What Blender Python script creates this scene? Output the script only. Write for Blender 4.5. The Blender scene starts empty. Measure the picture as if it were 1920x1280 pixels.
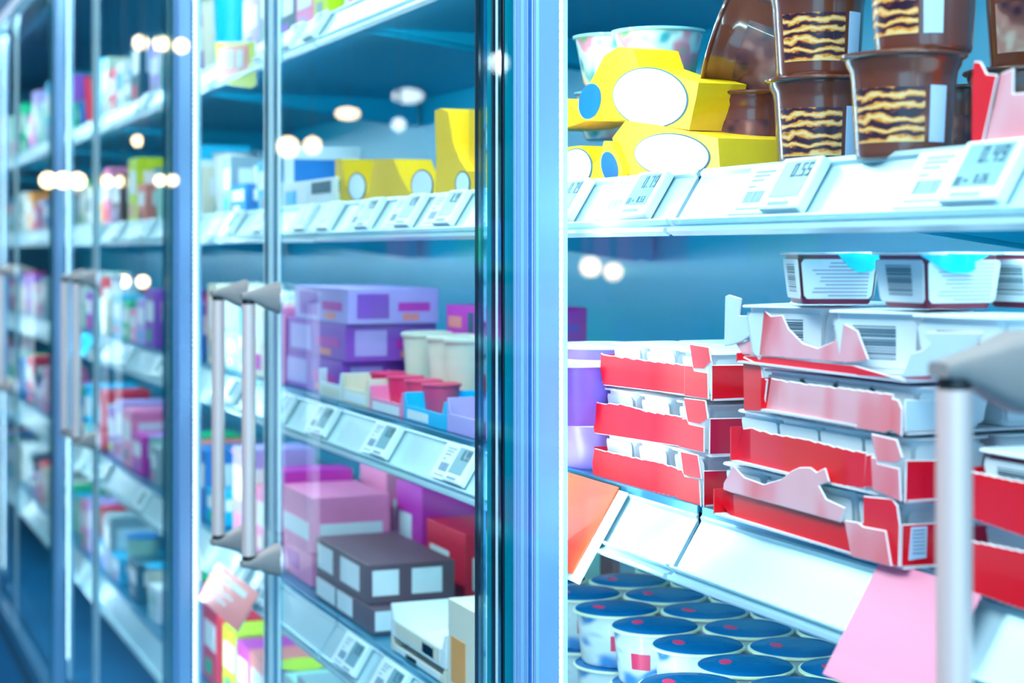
import bpy, bmesh, math, random
from mathutils import Vector, Matrix
random.seed(7)
S = bpy.context.scene
C = S.collection

# ------------------------------------------------------------------ camera
F = 3333.0                      # focal length in pixels of a 1920 wide frame
HY = 470.0                      # row of the horizon
TH = math.atan(1325.0/F)        # angle between the view and the shelf direction (+Y)
CT, ST = math.cos(TH), math.sin(TH)
EYE = 1.5
cam_d = bpy.data.cameras.new('camera')
cam = bpy.data.objects.new('camera', cam_d); C.objects.link(cam)
cam.location = (0, 0, EYE)
cam.rotation_euler = (math.pi/2, 0, -TH)
cam_d.sensor_width = 36; cam_d.lens = F/1920*36
cam_d.shift_y = -(640-HY)/1920
cam_d.clip_start = 0.05
cam_d.dof.use_dof = True
cam_d.dof.focus_distance = 1.50
cam_d.dof.aperture_fstop = 6.8
S.camera = cam

# ------------------------------------------------------------------ world, lights, exposure
w = bpy.data.worlds.new('store_air'); S.world = w
w.use_nodes = True
w.node_tree.nodes['Background'].inputs[0].default_value = (0.30, 0.70, 1.0, 1)
w.node_tree.nodes['Background'].inputs[1].default_value = 1.3
S.view_settings.view_transform = 'Standard'
S.view_settings.look = 'None'
S.view_settings.gamma = 1
S.view_settings.use_curve_mapping = False
S.view_settings.exposure = 1.22

def area(name, loc, direction, sx, sy, power, col=(1, 1, 1), spread=math.pi):
    l = bpy.data.lights.new(name, 'AREA'); l.shape = 'RECTANGLE'
    l.size = sx; l.size_y = sy; l.energy = power; l.color = col; l.spread = spread
    o = bpy.data.objects.new(name, l); C.objects.link(o)
    o.location = loc
    if direction[2] < -0.5: o.rotation_euler = (0, -math.atan2(direction[0], -direction[2]), 0)   # long side runs along the aisle
    else: o.rotation_euler = Vector(direction).to_track_quat('-Z', 'Y').to_euler()
    return o
MULL = [-0.19, 1.46, 2.99, 4.52, 6.05, 7.58]      # posts between the cabinets' doors
JOIN = [0.635, 2.29, 3.82, 5.35, 6.88]            # where two doors of a pair meet
for my in MULL:                                    # LED strips on both flanks of each post
    for sgn in (-1, 1):
        area('led_light', (0.6045, my+sgn*0.064, 1.32), (0.97, sgn*0.25, 0), 0.005, 1.75, 1.3, (0.86, 0.97, 1.0))
for k in range(4):                                 # strip light under each canopy
    area('canopy_light', (0.60, 0.6+k*1.9, 2.20), (0.35, 0, -1), 0.04, 1.8, 3, (0.8, 0.95, 1.0))
for lz in (2.245, 1.785, 1.523, 1.257, 0.968):          # unseen strip light added behind each price rail to brighten the interior
    area('shelf_fill_light', (0.690, 4.1, lz), (1.0, 0, -0.8), 0.006, 7.8, 5.5, (0.62, 0.93, 1.0))
area('aisle_light', (-0.5, 0.2, 3.1), (0.55, 0.1, -1), 1.0, 3.5, 56, (1.0, 0.95, 0.98))
area('aisle_light', (-0.6, 5.5, 3.1), (0.45, 0.0, -1), 1.0, 4.5, 68, (0.98, 0.96, 1.0))

# ------------------------------------------------------------------ pixel helpers (photo frame 1920 x 1280)
def ray(x, y):
    u = (x-960)/F; v = (HY-y)/F
    return Vector((ST+u*CT, CT-u*ST, v))           # per metre of depth
EYEV = Vector((0, 0, EYE))
def at_depth(x, y, Z): return EYEV + ray(x, y)*Z
def on_x(x, y, X):
    r = ray(x, y); return EYEV + r*(X/r.x)
def on_z(x, y, z):
    r = ray(x, y); return EYEV + r*((z-EYE)/r.z)
def on_plane(x, y, p, q):
    """vertical plane through the floor points p, q"""
    d = Vector((q[0]-p[0], q[1]-p[1], 0)); n = Vector((d.y, -d.x, 0))
    r = ray(x, y); P = Vector((p[0], p[1], 0))
    return EYEV + r*((P-EYEV).dot(n)/r.dot(n))

# ------------------------------------------------------------------ materials
MATS = {}
def mat(name, col, rough=0.5, metal=0.0, emit=0, coat=0.0, noise=0.0, nscale=40, spec=0.5, alpha=None, bump=0.0, stretch=(1, 1, 1), trans=0):
    if name in MATS: return MATS[name]
    m = bpy.data.materials.new(name); m.use_nodes = True
    nt = m.node_tree; b = nt.nodes['Principled BSDF']
    b.inputs['Base Color'].default_value = (*col, 1)
    b.inputs['Roughness'].default_value = rough
    b.inputs['Metallic'].default_value = metal
    b.inputs['Coat Weight'].default_value = coat
    b.inputs['Coat Roughness'].default_value = 0.08
    b.inputs['Specular IOR Level'].default_value = spec
    if trans: b.inputs['Transmission Weight'].default_value = trans
    if emit:
        b.inputs['Emission Color'].default_value = (*col, 1); b.inputs['Emission Strength'].default_value = emit
    if noise or bump:
        tc = nt.nodes.new('ShaderNodeTexCoord'); mp = nt.nodes.new('ShaderNodeMapping')
        mp.inputs['Scale'].default_value = stretch
        nz = nt.nodes.new('ShaderNodeTexNoise'); nz.inputs['Scale'].default_value = nscale
        nz.inputs['Detail'].default_value = 4
        nt.links.new(tc.outputs['Object'], mp.inputs[0]); nt.links.new(mp.outputs[0], nz.inputs[0])
        if noise:
            mx = nt.nodes.new('ShaderNodeMix'); mx.data_type = 'RGBA'
            mx.inputs[6].default_value = (*[c*(1-noise) for c in col], 1)
            mx.inputs[7].default_value = (*[min(1, c*(1+noise)) for c in col], 1)
            nt.links.new(nz.outputs[0], mx.inputs[0]); nt.links.new(mx.outputs[2], b.inputs['Base Color'])
        if bump:
            bp = nt.nodes.new('ShaderNodeBump'); bp.inputs['Strength'].default_value = bump; bp.inputs['Distance'].default_value = 0.002
            nt.links.new(nz.outputs[0], bp.inputs['Height']); nt.links.new(bp.outputs[0], b.inputs['Normal'])
    MATS[name] = m; return m

def stripes(name, cols, scale, axis='Z', dist=4.0, rough=0.4, coat=0.3, stretch=(1, 1, 1), dscale=2.0):
    """printed picture of layered bands"""
    if name in MATS: return MATS[name]
    m = bpy.data.materials.new(name); m.use_nodes = True
    nt = m.node_tree; b = nt.nodes['Principled BSDF']
    b.inputs['Roughness'].default_value = rough; b.inputs['Coat Weight'].default_value = coat
    tc = nt.nodes.new('ShaderNodeTexCoord'); mp = nt.nodes.new('ShaderNodeMapping'); mp.inputs['Scale'].default_value = stretch
    wv = nt.nodes.new('ShaderNodeTexWave'); wv.bands_direction = axis; wv.inputs['Scale'].default_value = scale
    wv.inputs['Distortion'].default_value = dist; wv.inputs['Detail'].default_value = 3; wv.inputs['Detail Scale'].default_value = dscale
    cr = nt.nodes.new('ShaderNodeValToRGB'); cr.color_ramp.interpolation = 'EASE'
    el = cr.color_ramp.elements
    while len(el) < len(cols): el.new(0.5)
    for i, c in enumerate(cols):
        el[i].position = i/(len(cols)-1)*0.9+0.05; el[i].color = (*c, 1)
    nt.links.new(tc.outputs['Object'], mp.inputs[0]); nt.links.new(mp.outputs[0], wv.inputs[0])
    nt.links.new(wv.outputs['Fac'], cr.inputs[0]); nt.links.new(cr.outputs[0], b.inputs['Base Color'])
    MATS[name] = m; return m

def blotch(name, cols, scale=30, rough=0.4, coat=0.3, stretch=(1, 1, 1)):
    """soft patches: printed pictures, and glare painted on card"""
    if name in MATS: return MATS[name]
    m = bpy.data.materials.new(name); m.use_nodes = True
    nt = m.node_tree; b = nt.nodes['Principled BSDF']
    b.inputs['Roughness'].default_value = rough; b.inputs['Coat Weight'].default_value = coat
    tc = nt.nodes.new('ShaderNodeTexCoord'); mp = nt.nodes.new('ShaderNodeMapping'); mp.inputs['Scale'].default_value = stretch
    nz = nt.nodes.new('ShaderNodeTexNoise'); nz.inputs['Scale'].default_value = scale; nz.inputs['Detail'].default_value = 2
    cr = nt.nodes.new('ShaderNodeValToRGB'); cr.color_ramp.interpolation = 'EASE'
    el = cr.color_ramp.elements
    while len(el) < len(cols): el.new(0.5)
    for i, c in enumerate(cols):
        el[i].position = 0.32+0.36*i/(len(cols)-1); el[i].color = (*c, 1)
    nt.links.new(tc.outputs['Object'], mp.inputs[0]); nt.links.new(mp.outputs[0], nz.inputs[0])
    nt.links.new(nz.outputs[0], cr.inputs[0]); nt.links.new(cr.outputs[0], b.inputs['Base Color'])
    MATS[name] = m; return m

def glassy(name, tint, refl=1.0, rough=0.0, f0=0.04):
    """clear pane: see-through, mirror-like towards grazing angles"""
    m = bpy.data.materials.new(name); m.use_nodes = True
    nt = m.node_tree; nt.nodes.remove(nt.nodes['Principled BSDF'])
    out = nt.nodes['Material Output']
    lw = nt.nodes.new('ShaderNodeLayerWeight'); lw.inputs[0].default_value = 0.5
    pw = nt.nodes.new('ShaderNodeMath'); pw.operation = 'POWER'; pw.inputs[1].default_value = 5
    ma = nt.nodes.new('ShaderNodeMath'); ma.operation = 'MULTIPLY_ADD'; ma.inputs[1].default_value = refl*(1-f0); ma.inputs[2].default_value = f0*refl
    tr = nt.nodes.new('ShaderNodeBsdfTransparent'); tr.inputs[0].default_value = (*tint, 1)
    gl = nt.nodes.new('ShaderNodeBsdfGlossy'); gl.inputs['Roughness'].default_value = rough; gl.inputs[0].default_value = (0.9, 1, 1, 1)
    mx = nt.nodes.new('ShaderNodeMixShader')
    nt.links.new(lw.outputs['Facing'], pw.inputs[0]); nt.links.new(pw.outputs[0], ma.inputs[0]); nt.links.new(ma.outputs[0], mx.inputs[0])
    nt.links.new(tr.outputs[0], mx.inputs[1]); nt.links.new(gl.outputs[0], mx.inputs[2]); nt.links.new(mx.outputs[0], out.inputs[0])
    MATS[name] = m; return m

M_glass = glassy('door_glass', (0.88, 0.985, 1.0), 1.0)
M_glass_in = glassy('door_glass_inner', (0.92, 1, 1), 0.0)
M_clear = glassy('clear_acrylic', (0.72, 0.93, 1.0), 1.0, 0.05, 0.12)
M_alu = mat('brushed_aluminium', (0.58, 0.80, 1.0), 0.3, 0.6)
M_alu_blue = mat('blue_anodised_aluminium', (0.12, 0.36, 0.85), 0.25, 0.75)
M_white_pl = mat('white_plastic', (0.80, 0.93, 0.98), 0.3, noise=0.04)
M_peri = mat('periwinkle_aluminium', (0.36, 0.58, 0.92), 0.3, 0.35)
M_chrome = mat('polished_chrome', (0.9, 0.95, 1.0), 0.06, 1.0)
M_gasket = mat('black_rubber', (0.005, 0.02, 0.045), 0.35)
M_teal_edge = mat('green_glass_edge', (0.0, 0.28, 0.36), 0.08, spec=0.8)
M_led = mat('led_white', (0.80, 0.97, 1.0), 0.3, emit=3)
M_ledbase = mat('led_cover', (0.45, 0.85, 1.0), 0.3, emit=0.35)
M_back = mat('teal_back_panel', (0.0, 0.38, 0.60), 0.35, noise=0.15, nscale=3)
M_navy = mat('navy_enamel', (0.004, 0.08, 0.17), 0.35, noise=0.1)
M_plinth = mat('blue_plinth_enamel', (0.0, 0.10, 0.26), 0.3, noise=0.1)
M_deck = mat('grey_steel_shelf', (0.03, 0.26, 0.42), 0.3, 0.6, noise=0.1)
M_rail = mat('silver_price_rail', (0.54, 0.73, 0.79), 0.28, 0.35, noise=0.05, nscale=6, stretch=(1, 3, 1))
M_handle = mat('satin_aluminium', (0.64, 0.57, 0.54), 0.35, 0.25)
M_bracket = mat('grey_plastic', (0.19, 0.215, 0.215), 0.45, noise=0.05)
M_black = mat('black_plastic', (0.01, 0.012, 0.015), 0.4)
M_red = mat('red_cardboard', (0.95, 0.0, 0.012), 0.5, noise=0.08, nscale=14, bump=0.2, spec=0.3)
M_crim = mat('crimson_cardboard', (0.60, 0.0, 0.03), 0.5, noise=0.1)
M_pinkglare = blotch('pink_glare_cardboard', [(0.95, 0.03, 0.04), (0.97, 0.24, 0.27), (0.98, 0.42, 0.46), (0.98, 0.30, 0.34)], 11, 0.5, 0.1, (1, 1, 0.6))  # red card with the pale glare of light painted in as soft patches
M_edge = mat('torn_paper_edge', (0.95, 0.80, 0.80), 0.8)
M_inner = mat('pale_card_inside', (0.82, 0.76, 0.80), 0.7, noise=0.05)
M_greycard = mat('grey_white_card', (0.62, 0.72, 0.80), 0.6, noise=0.08)
M_white = mat('white_print', (0.86, 0.88, 0.92), 0.4, noise=0.04)
M_paper = mat('label_paper', (0.74, 0.84, 0.86), 0.6)
M_lcd = mat('lcd_grey', (0.20, 0.38, 0.44), 0.25)
M_ink = mat('dark_ink', (0.02, 0.09, 0.13), 0.5)
M_greyink = mat('grey_ink', (0.22, 0.32, 0.42), 0.5)
M_violink = mat('violet_ink', (0.40, 0.34, 0.50), 0.5)
M_choc = mat('brown_glossy_cup', (0.20, 0.040, 0.014), 0.2, coat=0.7, noise=0.15, nscale=10, spec=0.7)
M_cookie = stripes('layered_biscuit_picture', [(0.03, 0.004, 0.02), (0.22, 0.03, 0.02), (0.85, 0.30, 0.03), (1.0, 0.36, 0.04), (1.0, 0.60, 0.24)], 46, 'Z', 7, stretch=(0.5, 0.5, 1), dscale=2.2)
M_cocoa = blotch('cocoa_bean_picture', [(0.04, 0.005, 0.02), (0.22, 0.05, 0.04), (0.55, 0.2, 0.15), (0.75, 0.5, 0.4)], 34)
M_clearlabel = mat('pale_blue_sticker', (0.62, 0.74, 0.95), 0.35)
M_yel = mat('yellow_card', (1.0, 0.58, 0.0), 0.45, noise=0.06)
M_blue = mat('royal_blue_print', (0.0, 0.13, 0.72), 0.4)
M_oval = mat('white_oval_print', (0.80, 0.93, 0.96), 0.4)
M_purple = mat('purple_plastic', (0.25, 0.12, 0.62), 0.35, noise=0.1)
M_lilac = mat('lilac_plastic', (0.33, 0.22, 0.66), 0.35, noise=0.1)
M_maroon = mat('maroon_print', (0.28, 0.03, 0.07), 0.4)
M_foil = mat('teal_foil', (0.0, 0.50, 0.62), 0.18, 0.4, bump=0.6, nscale=60)
M_bluelid = mat('blue_foil_lid', (0.0, 0.13, 0.36), 0.25, 0.2, noise=0.35, nscale=30, bump=0.4)
M_tub = blotch('white_tub_print', [(0.6, 0.7, 0.72), (0.7, 0.78, 0.78), (0.05, 0.25, 0.6), (0.6, 0.7, 0.74)], 14, stretch=(1, 1, 2))
M_redprint = mat('red_print', (0.75, 0.03, 0.12), 0.4)
M_orange = mat('orange_red_card', (1.0, 0.07, 0.005), 0.45)
M_rose = mat('rose_card', (0.95, 0.27, 0.40), 0.5)
M_fruit = blotch('fruit_picture', [(0.0, 0.35, 0.45), (0.75, 0.9, 0.9), (0.9, 0.3, 0.4), (0.05, 0.5, 0.2)], 26)
M_lidclear = mat('pale_clear_lid', (0.35, 0.72, 0.80), 0.12, coat=1)

def flat(name, col, rough=0.45, **k): return mat(name, col, rough, noise=0.06, **k)

# ------------------------------------------------------------------ mesh builder
class MB:
    def __init__(s): s.v = []; s.f = []; s.m = []
    def add(s, vs, fs, mi=0):
        o = len(s.v); s.v += [tuple(p) for p in vs]
        for f in fs: s.f.append([o+i for i in f]); s.m.append(mi)
    def box(s, a, b, mi=0):
        x0, y0, z0 = a; x1, y1, z1 = b
        vs = [(x0,y0,z0),(x1,y0,z0),(x1,y1,z0),(x0,y1,z0),(x0,y0,z1),(x1,y0,z1),(x1,y1,z1),(x0,y1,z1)]
        s.add(vs, [(0,3,2,1),(4,5,6,7),(0,1,5,4),(1,2,6,5),(2,3,7,6),(3,0,4,7)], mi)
    def prism(s, pts, off, mi=0, edge=None, back=None):
        """polygon (list of points) thickened by the vector off"""
        n = len(pts); pts = [Vector(p) for p in pts]; off = Vector(off)
        o = len(s.v); s.v += [tuple(p) for p in pts] + [tuple(p+off) for p in pts]
        s.f.append([o+i for i in range(n)]); s.m.append(mi)
        s.f.append([o+n+i for i in reversed(range(n))]); s.m.append(mi if back is None else back)
        for i in range(n):
            j = (i+1) % n
            s.f.append([o+i, o+n+i, o+n+j, o+j]); s.m.append(mi if edge is None else edge)
    def lathe(s, prof, n=40, mi=0, close=True):
        o = len(s.v)
        for (r, z) in prof:
            for k in range(n):
                a = 2*math.pi*k/n; s.v.append((r*math.cos(a), r*math.sin(a), z))
        for i in range(len(prof)-1):
            for k in range(n):
                k2 = (k+1) % n
                s.f.append([o+i*n+k, o+i*n+k2, o+(i+1)*n+k2, o+(i+1)*n+k]); s.m.append(mi)
        if close:
            s.f.append([o+k for k in reversed(range(n))]); s.m.append(mi)
            q = o+(len(prof)-1)*n; s.f.append([q+k for k in range(n)]); s.m.append(mi)
    def tube(s, p, q, r, n=20, mi=0):
        p = Vector(p); q = Vector(q); d = (q-p).normalized()
        a = d.orthogonal().normalized(); b = d.cross(a)
        r0, r1 = r if isinstance(r, tuple) else (r, r)
        o = len(s.v)
        for c, rr in ((p, r0), (q, r1)):
            for k in range(n):
                t = 2*math.pi*k/n; s.v.append(tuple(c+a*rr*math.cos(t)+b*rr*math.sin(t)))
        for k in range(n):
            k2 = (k+1) % n; s.f.append([o+k, o+k2, o+n+k2, o+n+k]); s.m.append(mi)
        s.f.append([o+k for k in reversed(range(n))]); s.m.append(mi)
        s.f.append([o+n+k for k in range(n)]); s.m.append(mi)
    def patch(s, r0, r1, z0, z1, a0, a1, n=14, t=0.0004, mi=0):
        """curved sticker on a tapering round wall"""
        o = len(s.v)
        for k in range(n+1):
            a = a0+(a1-a0)*k/n; c, d = math.cos(a), math.sin(a)
            for (r, z) in ((r0, z0), (r1, z1), (r1+t, z1), (r0+t, z0)): s.v.append((r*c, r*d, z))
        for k in range(n):
            for j in range(4):
                j2 = (j+1) % 4
                s.f.append([o+4*k+j, o+4*k+j2, o+4*k+4+j2, o+4*k+4+j]); s.m.append(mi)
        s.f.append([o, o+1, o+2, o+3]); s.m.append(mi); q = o+4*n
        s.f.append([q+3, q+2, q+1, q]); s.m.append(mi)
    def build(s, name, mats, parent=None, smooth=False, bevel=0, loc=None, auto=None):
        me = bpy.data.meshes.new(name); me.from_pydata(s.v, [], s.f)
        if not isinstance(mats, (list, tuple)): mats = [mats]
        for m in mats: me.materials.append(m)
        for p, mi in zip(me.polygons, s.m): p.material_index = mi
        bm = bmesh.new(); bm.from_mesh(me); bmesh.ops.recalc_face_normals(bm, faces=bm.faces)
        if smooth:
            lim = math.radians(40)
            for f in bm.faces: f.smooth = True
            for e in bm.edges:
                if len(e.link_faces) == 2 and e.calc_face_angle(0) > lim: e.smooth = False
        bm.to_mesh(me); bm.free()
        o = bpy.data.objects.new(name, me); C.objects.link(o)
        if loc: o.location = loc
        if parent: o.parent = parent
        if bevel:
            bv = o.modifiers.new('bevel', 'BEVEL'); bv.width = bevel; bv.segments = 2; bv.limit_method = 'ANGLE'
        return o

def tag(o, label, cat, group=None):
    o['label'] = label; o['category'] = cat
    if group: o['group'] = group
    return o
def thing(name, label, cat, loc=(0, 0, 0), rz=0, group=None):
    o = bpy.data.objects.new(name, None); C.objects.link(o); o.empty_display_size = 0.02
    o.location = loc; o.rotation_euler = (0, 0, rz)
    return tag(o, label, cat, group)
def kids(o): return [c for c in C.objects if c.parent == o]
def copy_tree(o, parent=None):
    c = o.copy(); C.objects.link(c)
    if parent: c.parent = parent
    for ch in [k for k in bpy.data.objects if k.parent == o and k != c]: copy_tree(ch, c)
    return c
def struct(o): o['kind'] = 'structure'; return o
def put(o, loc, rot=(0, 0, 0), label=None, group=None):
    o.location = loc; o.rotation_euler = rot
    if label: o['label'] = label
    if group: o['group'] = group
    return o
class Proto:
    """first use hands out the thing itself, later uses hand out copies"""
    def __init__(s, o): s.o = o; s.used = False
    def take(s):
        if not s.used: s.used = True; return s.o
        return copy_tree(s.o)

# ------------------------------------------------------------------ the room
b = MB(); b.box((-3.2, -3, -0.05), (1.6, 16, 0)); struct(b.build('floor', mat('dark_blue_floor', (0.01, 0.14, 0.30), 0.3, noise=0.2, nscale=2)))
b = MB(); b.box((-3.2, -3, 3.3), (1.6, 16, 3.35)); struct(b.build('ceiling', mat('teal_ceiling', (0.0, 0.26, 0.36), 0.7, noise=0.2, nscale=1)))
b = MB(); b.box((-3.3, -3, 0), (-3.2, 16, 3.3)); struct(b.build('wall_left', mat('teal_wall', (0.0, 0.42, 0.58), 0.6, noise=0.25, nscale=1)))
b = MB(); b.box((-3.2, 15.9, 0), (1.6, 16, 3.3)); struct(b.build('wall_far', mat('blue_far_wall', (0.05, 0.25, 0.38), 0.6, noise=0.3, nscale=1.5)))
b = MB(); b.box((1.5, -3, 0), (1.6, 15.9, 3.3)); struct(b.build('wall_right', mat('teal_wall_2', (0.01, 0.10, 0.15), 0.6, noise=0.2, nscale=1)))

# ------------------------------------------------------------------ the cabinet carcass
XG = 0.562      # door glass
XF = 0.669      # top edge of the price rails
XB = 1.14       # back panel
Y0, Y1 = -0.25, 8.6
cab = thing('refrigerated_cabinet', 'long upright refrigerated display cabinet with teal interior and white light strips', 'cabinet', (0, 0, 0))
b = MB(); b.box((XB, Y0, 0.42), (XB+0.05, Y1, 2.27)); b.build('back_panel', M_back, cab)
b = MB(); b.box((0.60, Y0, 2.25), (XB+0.05, Y1, 2.34)); b.box((0.575, Y0, 2.24), (0.62, Y1, 2.52)); b.build('canopy', M_navy, cab)
b = MB(); b.box((0.60, Y0, 0.03), (XB+0.05, Y1, 0.42)); b.build('base', M_plinth, cab)
b = MB(); b.box((0.57, Y0, 0.30), (0.60, Y1, 0.36)); b.build('bumper', M_gasket, cab)
b = MB(); b.box((0.62, Y1-0.03, 0.42), (XB, Y1, 2.25)); b.build('end_panel', M_back, cab)
for my in MULL:
    # fluted post: flat aluminium body with slim ribs on its face
    b = MB(); b.box((0.611, my-0.025, 0.42), (0.617, my+0.035, 2.24)); post = b.build('mullion', M_alu, cab)
    b = MB()
    for k in range(6): b.tube((0.610, my-0.018+k*0.0085, 0.42), (0.610, my-0.018+k*0.0085, 2.24), 0.0030, 8)
    b.build('flutes', M_alu_blue, post, smooth=True)
    for sgn in (-1, 1):
        b = MB(); b.box((0.600, my+sgn*0.064-0.005, 0.45), (0.604, my+sgn*0.064+0.005, 2.2))
        st = b.build('led_strip', M_ledbase, cab)
        b = MB()
        if my < 5:
            n = 200
            for k in range(n):
                z = 0.5+k*1.7/n; b.box((0.5975, my+sgn*0.064-0.003, z), (0.600, my+sgn*0.064+0.003, z+0.0045))
        else: b.box((0.598, my+sgn*0.064-0.004, 0.47), (0.6, my+sgn*0.064+0.004, 2.18))
        b.build('led_diodes', M_led, st)

# ------------------------------------------------------------------ doors
door_pos = ['the near door cut off at the right edge of the photo', 'right']
def handle(parent, y, near):
    h = bpy.data.objects.new('handle', None); C.objects.link(h); h.parent = parent; h.empty_display_size = 0.02
    xb = 0.520
    zt, zb = 1.4365, 1.1115
    b = MB(); b.tube((xb, y, zb+0.004), (xb, y, zt-0.004), 0.0088, 28); b.build('grip_bar', M_handle, h, smooth=True)
    b = MB()
    for z in (zt, zb): b.tube((xb, y, z-0.0035), (xb, y, z+0.0035), 0.0080, 24)
    b.build('joint_ring', M_black, h, smooth=True)
    for z, s in ((zt+0.002, 1), (zb-0.002, -1)):
        # bracket flaring from the bar's end to a broad foot on the glass
        b = MB(); prof = [(xb-0.0095, 0.0085, 0.000, 0.0075), (xb, 0.0095, -0.001, 0.010), (xb+0.012, 0.0105, -0.006, 0.0135), (xb+0.024, 0.013, -0.013, 0.018), (XG-0.004, 0.016, -0.019, 0.0225)]
        o = len(b.v); n = 16
        for (x, hw, zl, zh) in prof:
            c = (zl+zh)/2; hh = (zh-zl)/2
            for k in range(n):
                a = 2*math.pi*k/n; ca, sa = math.cos(a), math.sin(a)
                e = 0.45
                b.v.append((x, y+hw*math.copysign(abs(ca)**e, ca), z+s*(c+hh*math.copysign(abs(sa)**e, sa))))
        for i in range(len(prof)-1):
            for k in range(n):
                k2 = (k+1) % n; b.f.append([i*n+k, i*n+k2, (i+1)*n+k2, (i+1)*n+k]); b.m.append(0)
        b.f.append(list(range(n))); b.m.append(0); q = (len(prof)-1)*n; b.f.append([q+k for k in range(n)]); b.m.append(0)
        b.build('bracket', M_bracket, h, smooth=True)
        b = MB(); b.tube((XG-0.005, y, z+s*0.002), (XG-0.001, y, z+s*0.002), 0.017, 20)
        b.build('mounting_plate', mat('clear_mount', (0.75, 0.82, 0.86), 0.2), h, smooth=True)

def door(ya, yb, hinge, handle_y, label):
    """ya < yb; hinge 'near' or 'far' says which edge carries the broad stile"""
    d = thing('glass_door', label, 'door', (0, 0, 0), 0, None)
    z0, z1 = 0.40, 2.20
    b = MB(); b.box((XG, ya, z0), (XG+0.006, yb, z1), 0)
    p = b.build('glass_pane', [M_glass, M_glass_in], d)
    for f in p.data.polygons:
        if f.normal.x > 0.5 or abs(f.normal.x) < 0.5: f.material_index = 1
    b = MB(); b.box((XG-0.002, ya, z0-0.04), (XG+0.03, yb, z0)); b.build('bottom_rail', M_navy, d)
    b = MB(); b.box((XG-0.002, ya, z1), (XG+0.03, yb, z1+0.03)); b.build('top_rail', M_alu, d)
    def strip(name, x0, x1, y0, y1, m):
        b = MB(); b.box((x0, y0, z0), (x1, y1, z1)); b.build(name, m, d)
    for side, y in (('near', ya), ('far', yb)):
        s = 1 if side == 'near' else -1
        wide = side == hinge
        if wide and side == 'far':
            # broad fluted stile, brushed ribs of several widths
            b = MB(); b.box((XG+0.008, y-0.060, z0), (XG+0.026, y-0.001, z1)); st = b.build('stile', M_peri, d)
            b = MB(); b2 = MB(); k = 0.004; rr = random.Random(3)
            while k < 0.055:
                wv = rr.choice([0.002, 0.003, 0.005, 0.008]); rr.choice([b, b2, b2]).tube((XG+0.0085, y-k-wv/2, z0), (XG+0.0085, y-k-wv/2, z1), wv/2, 8); k += wv+rr.choice([0.0005, 0.002, 0.004])
            b.build('ribs', M_white_pl, st, smooth=True); b2.build('blue_ribs', M_peri, st, smooth=True)
            b = MB()
            for k in (0.018, 0.033, 0.039, 0.050): b.box((XG+0.0062, y-k-0.0045, z0), (XG+0.0082, y-k, z1))
            b.build('blue_film', M_alu_blue, st)
        elif wide:
            # clear stile: glass edges, rubber seals and thin chrome lines with gaps between
            strip('glass_edge', XG+0.006, XG+0.022, y+0.001, y+0.008, M_teal_edge)
            strip('seal', XG+0.006, XG+0.030, y+0.010, y+0.0125, M_gasket)
            strip('chrome_strip', XG+0.006, XG+0.014, y+0.017, y+0.024, M_chrome)
            strip('white_strip', XG+0.007, XG+0.012, y+0.029, y+0.033, M_white_pl)
            strip('seal', XG+0.007, XG+0.020, y+0.040, y+0.043, M_gasket)
            strip('glass_edge', XG+0.007, XG+0.013, y+0.045, y+0.054, M_teal_edge)
            strip('chrome_strip', XG+0.007, XG+0.012, y+0.070, y+0.076, M_chrome)
            strip('seal', XG+0.007, XG+0.011, y+0.083, y+0.0855, M_gasket)
            strip('clear_profile', XG+0.0065, XG+0.024, y+0.0555, y+0.0690, M_clear)
        else:
            for nm, a0, a1, dx, m in (('white_strip', 0.0, 0.008, 0.013, M_white_pl), ('chrome_strip', 0.010, 0.016, 0.011, M_alu), ('clear_profile', 0.017, 0.026, 0.016, M_clear), ('seal', 0.027, 0.0285, 0.010, M_gasket), ('white_strip', 0.030, 0.037, 0.010, M_white_pl)):
                strip(nm, XG+0.007, XG+dx, min(y+s*a0, y+s*a1), max(y+s*a0, y+s*a1), m)
    handle(d, handle_y, True)
HN = ['first', 'second', 'third', 'fourth', 'fifth']
for i, jy in enumerate(JOIN):
    lo, hi = MULL[i], MULL[i+1]
    off_n = 0.09 if i else 0.09
    if i > 0:
        door(lo-0.022, jy-0.003, 'near', jy-off_n+0.008,
             ['', 'glass cabinet door left of the fluted post, with the nearer of two close-set bar handles', 'glass door of the blurred cabinet left of the second post, nearer leaf of its pair', 'far blurred glass door near the left edge, nearer leaf of its pair', 'farthest pair of glass doors down the row, nearer leaf'][i])
        door(jy+0.003, hi-0.028, 'far', jy+off_n+0.006,
             ['', 'glass cabinet door whose bar handle is the left one of the two sharp handles', 'glass door of the blurred cabinet left of the second post, farther leaf of its pair', 'far blurred glass door near the left edge, farther leaf of its pair', 'farthest pair of glass doors down the row, farther leaf'][i])
    else:
        door(jy+0.003, hi-0.028, 'far', 0.725, 'near glass door with a big blurred bar handle in front of the red trays')

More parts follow.
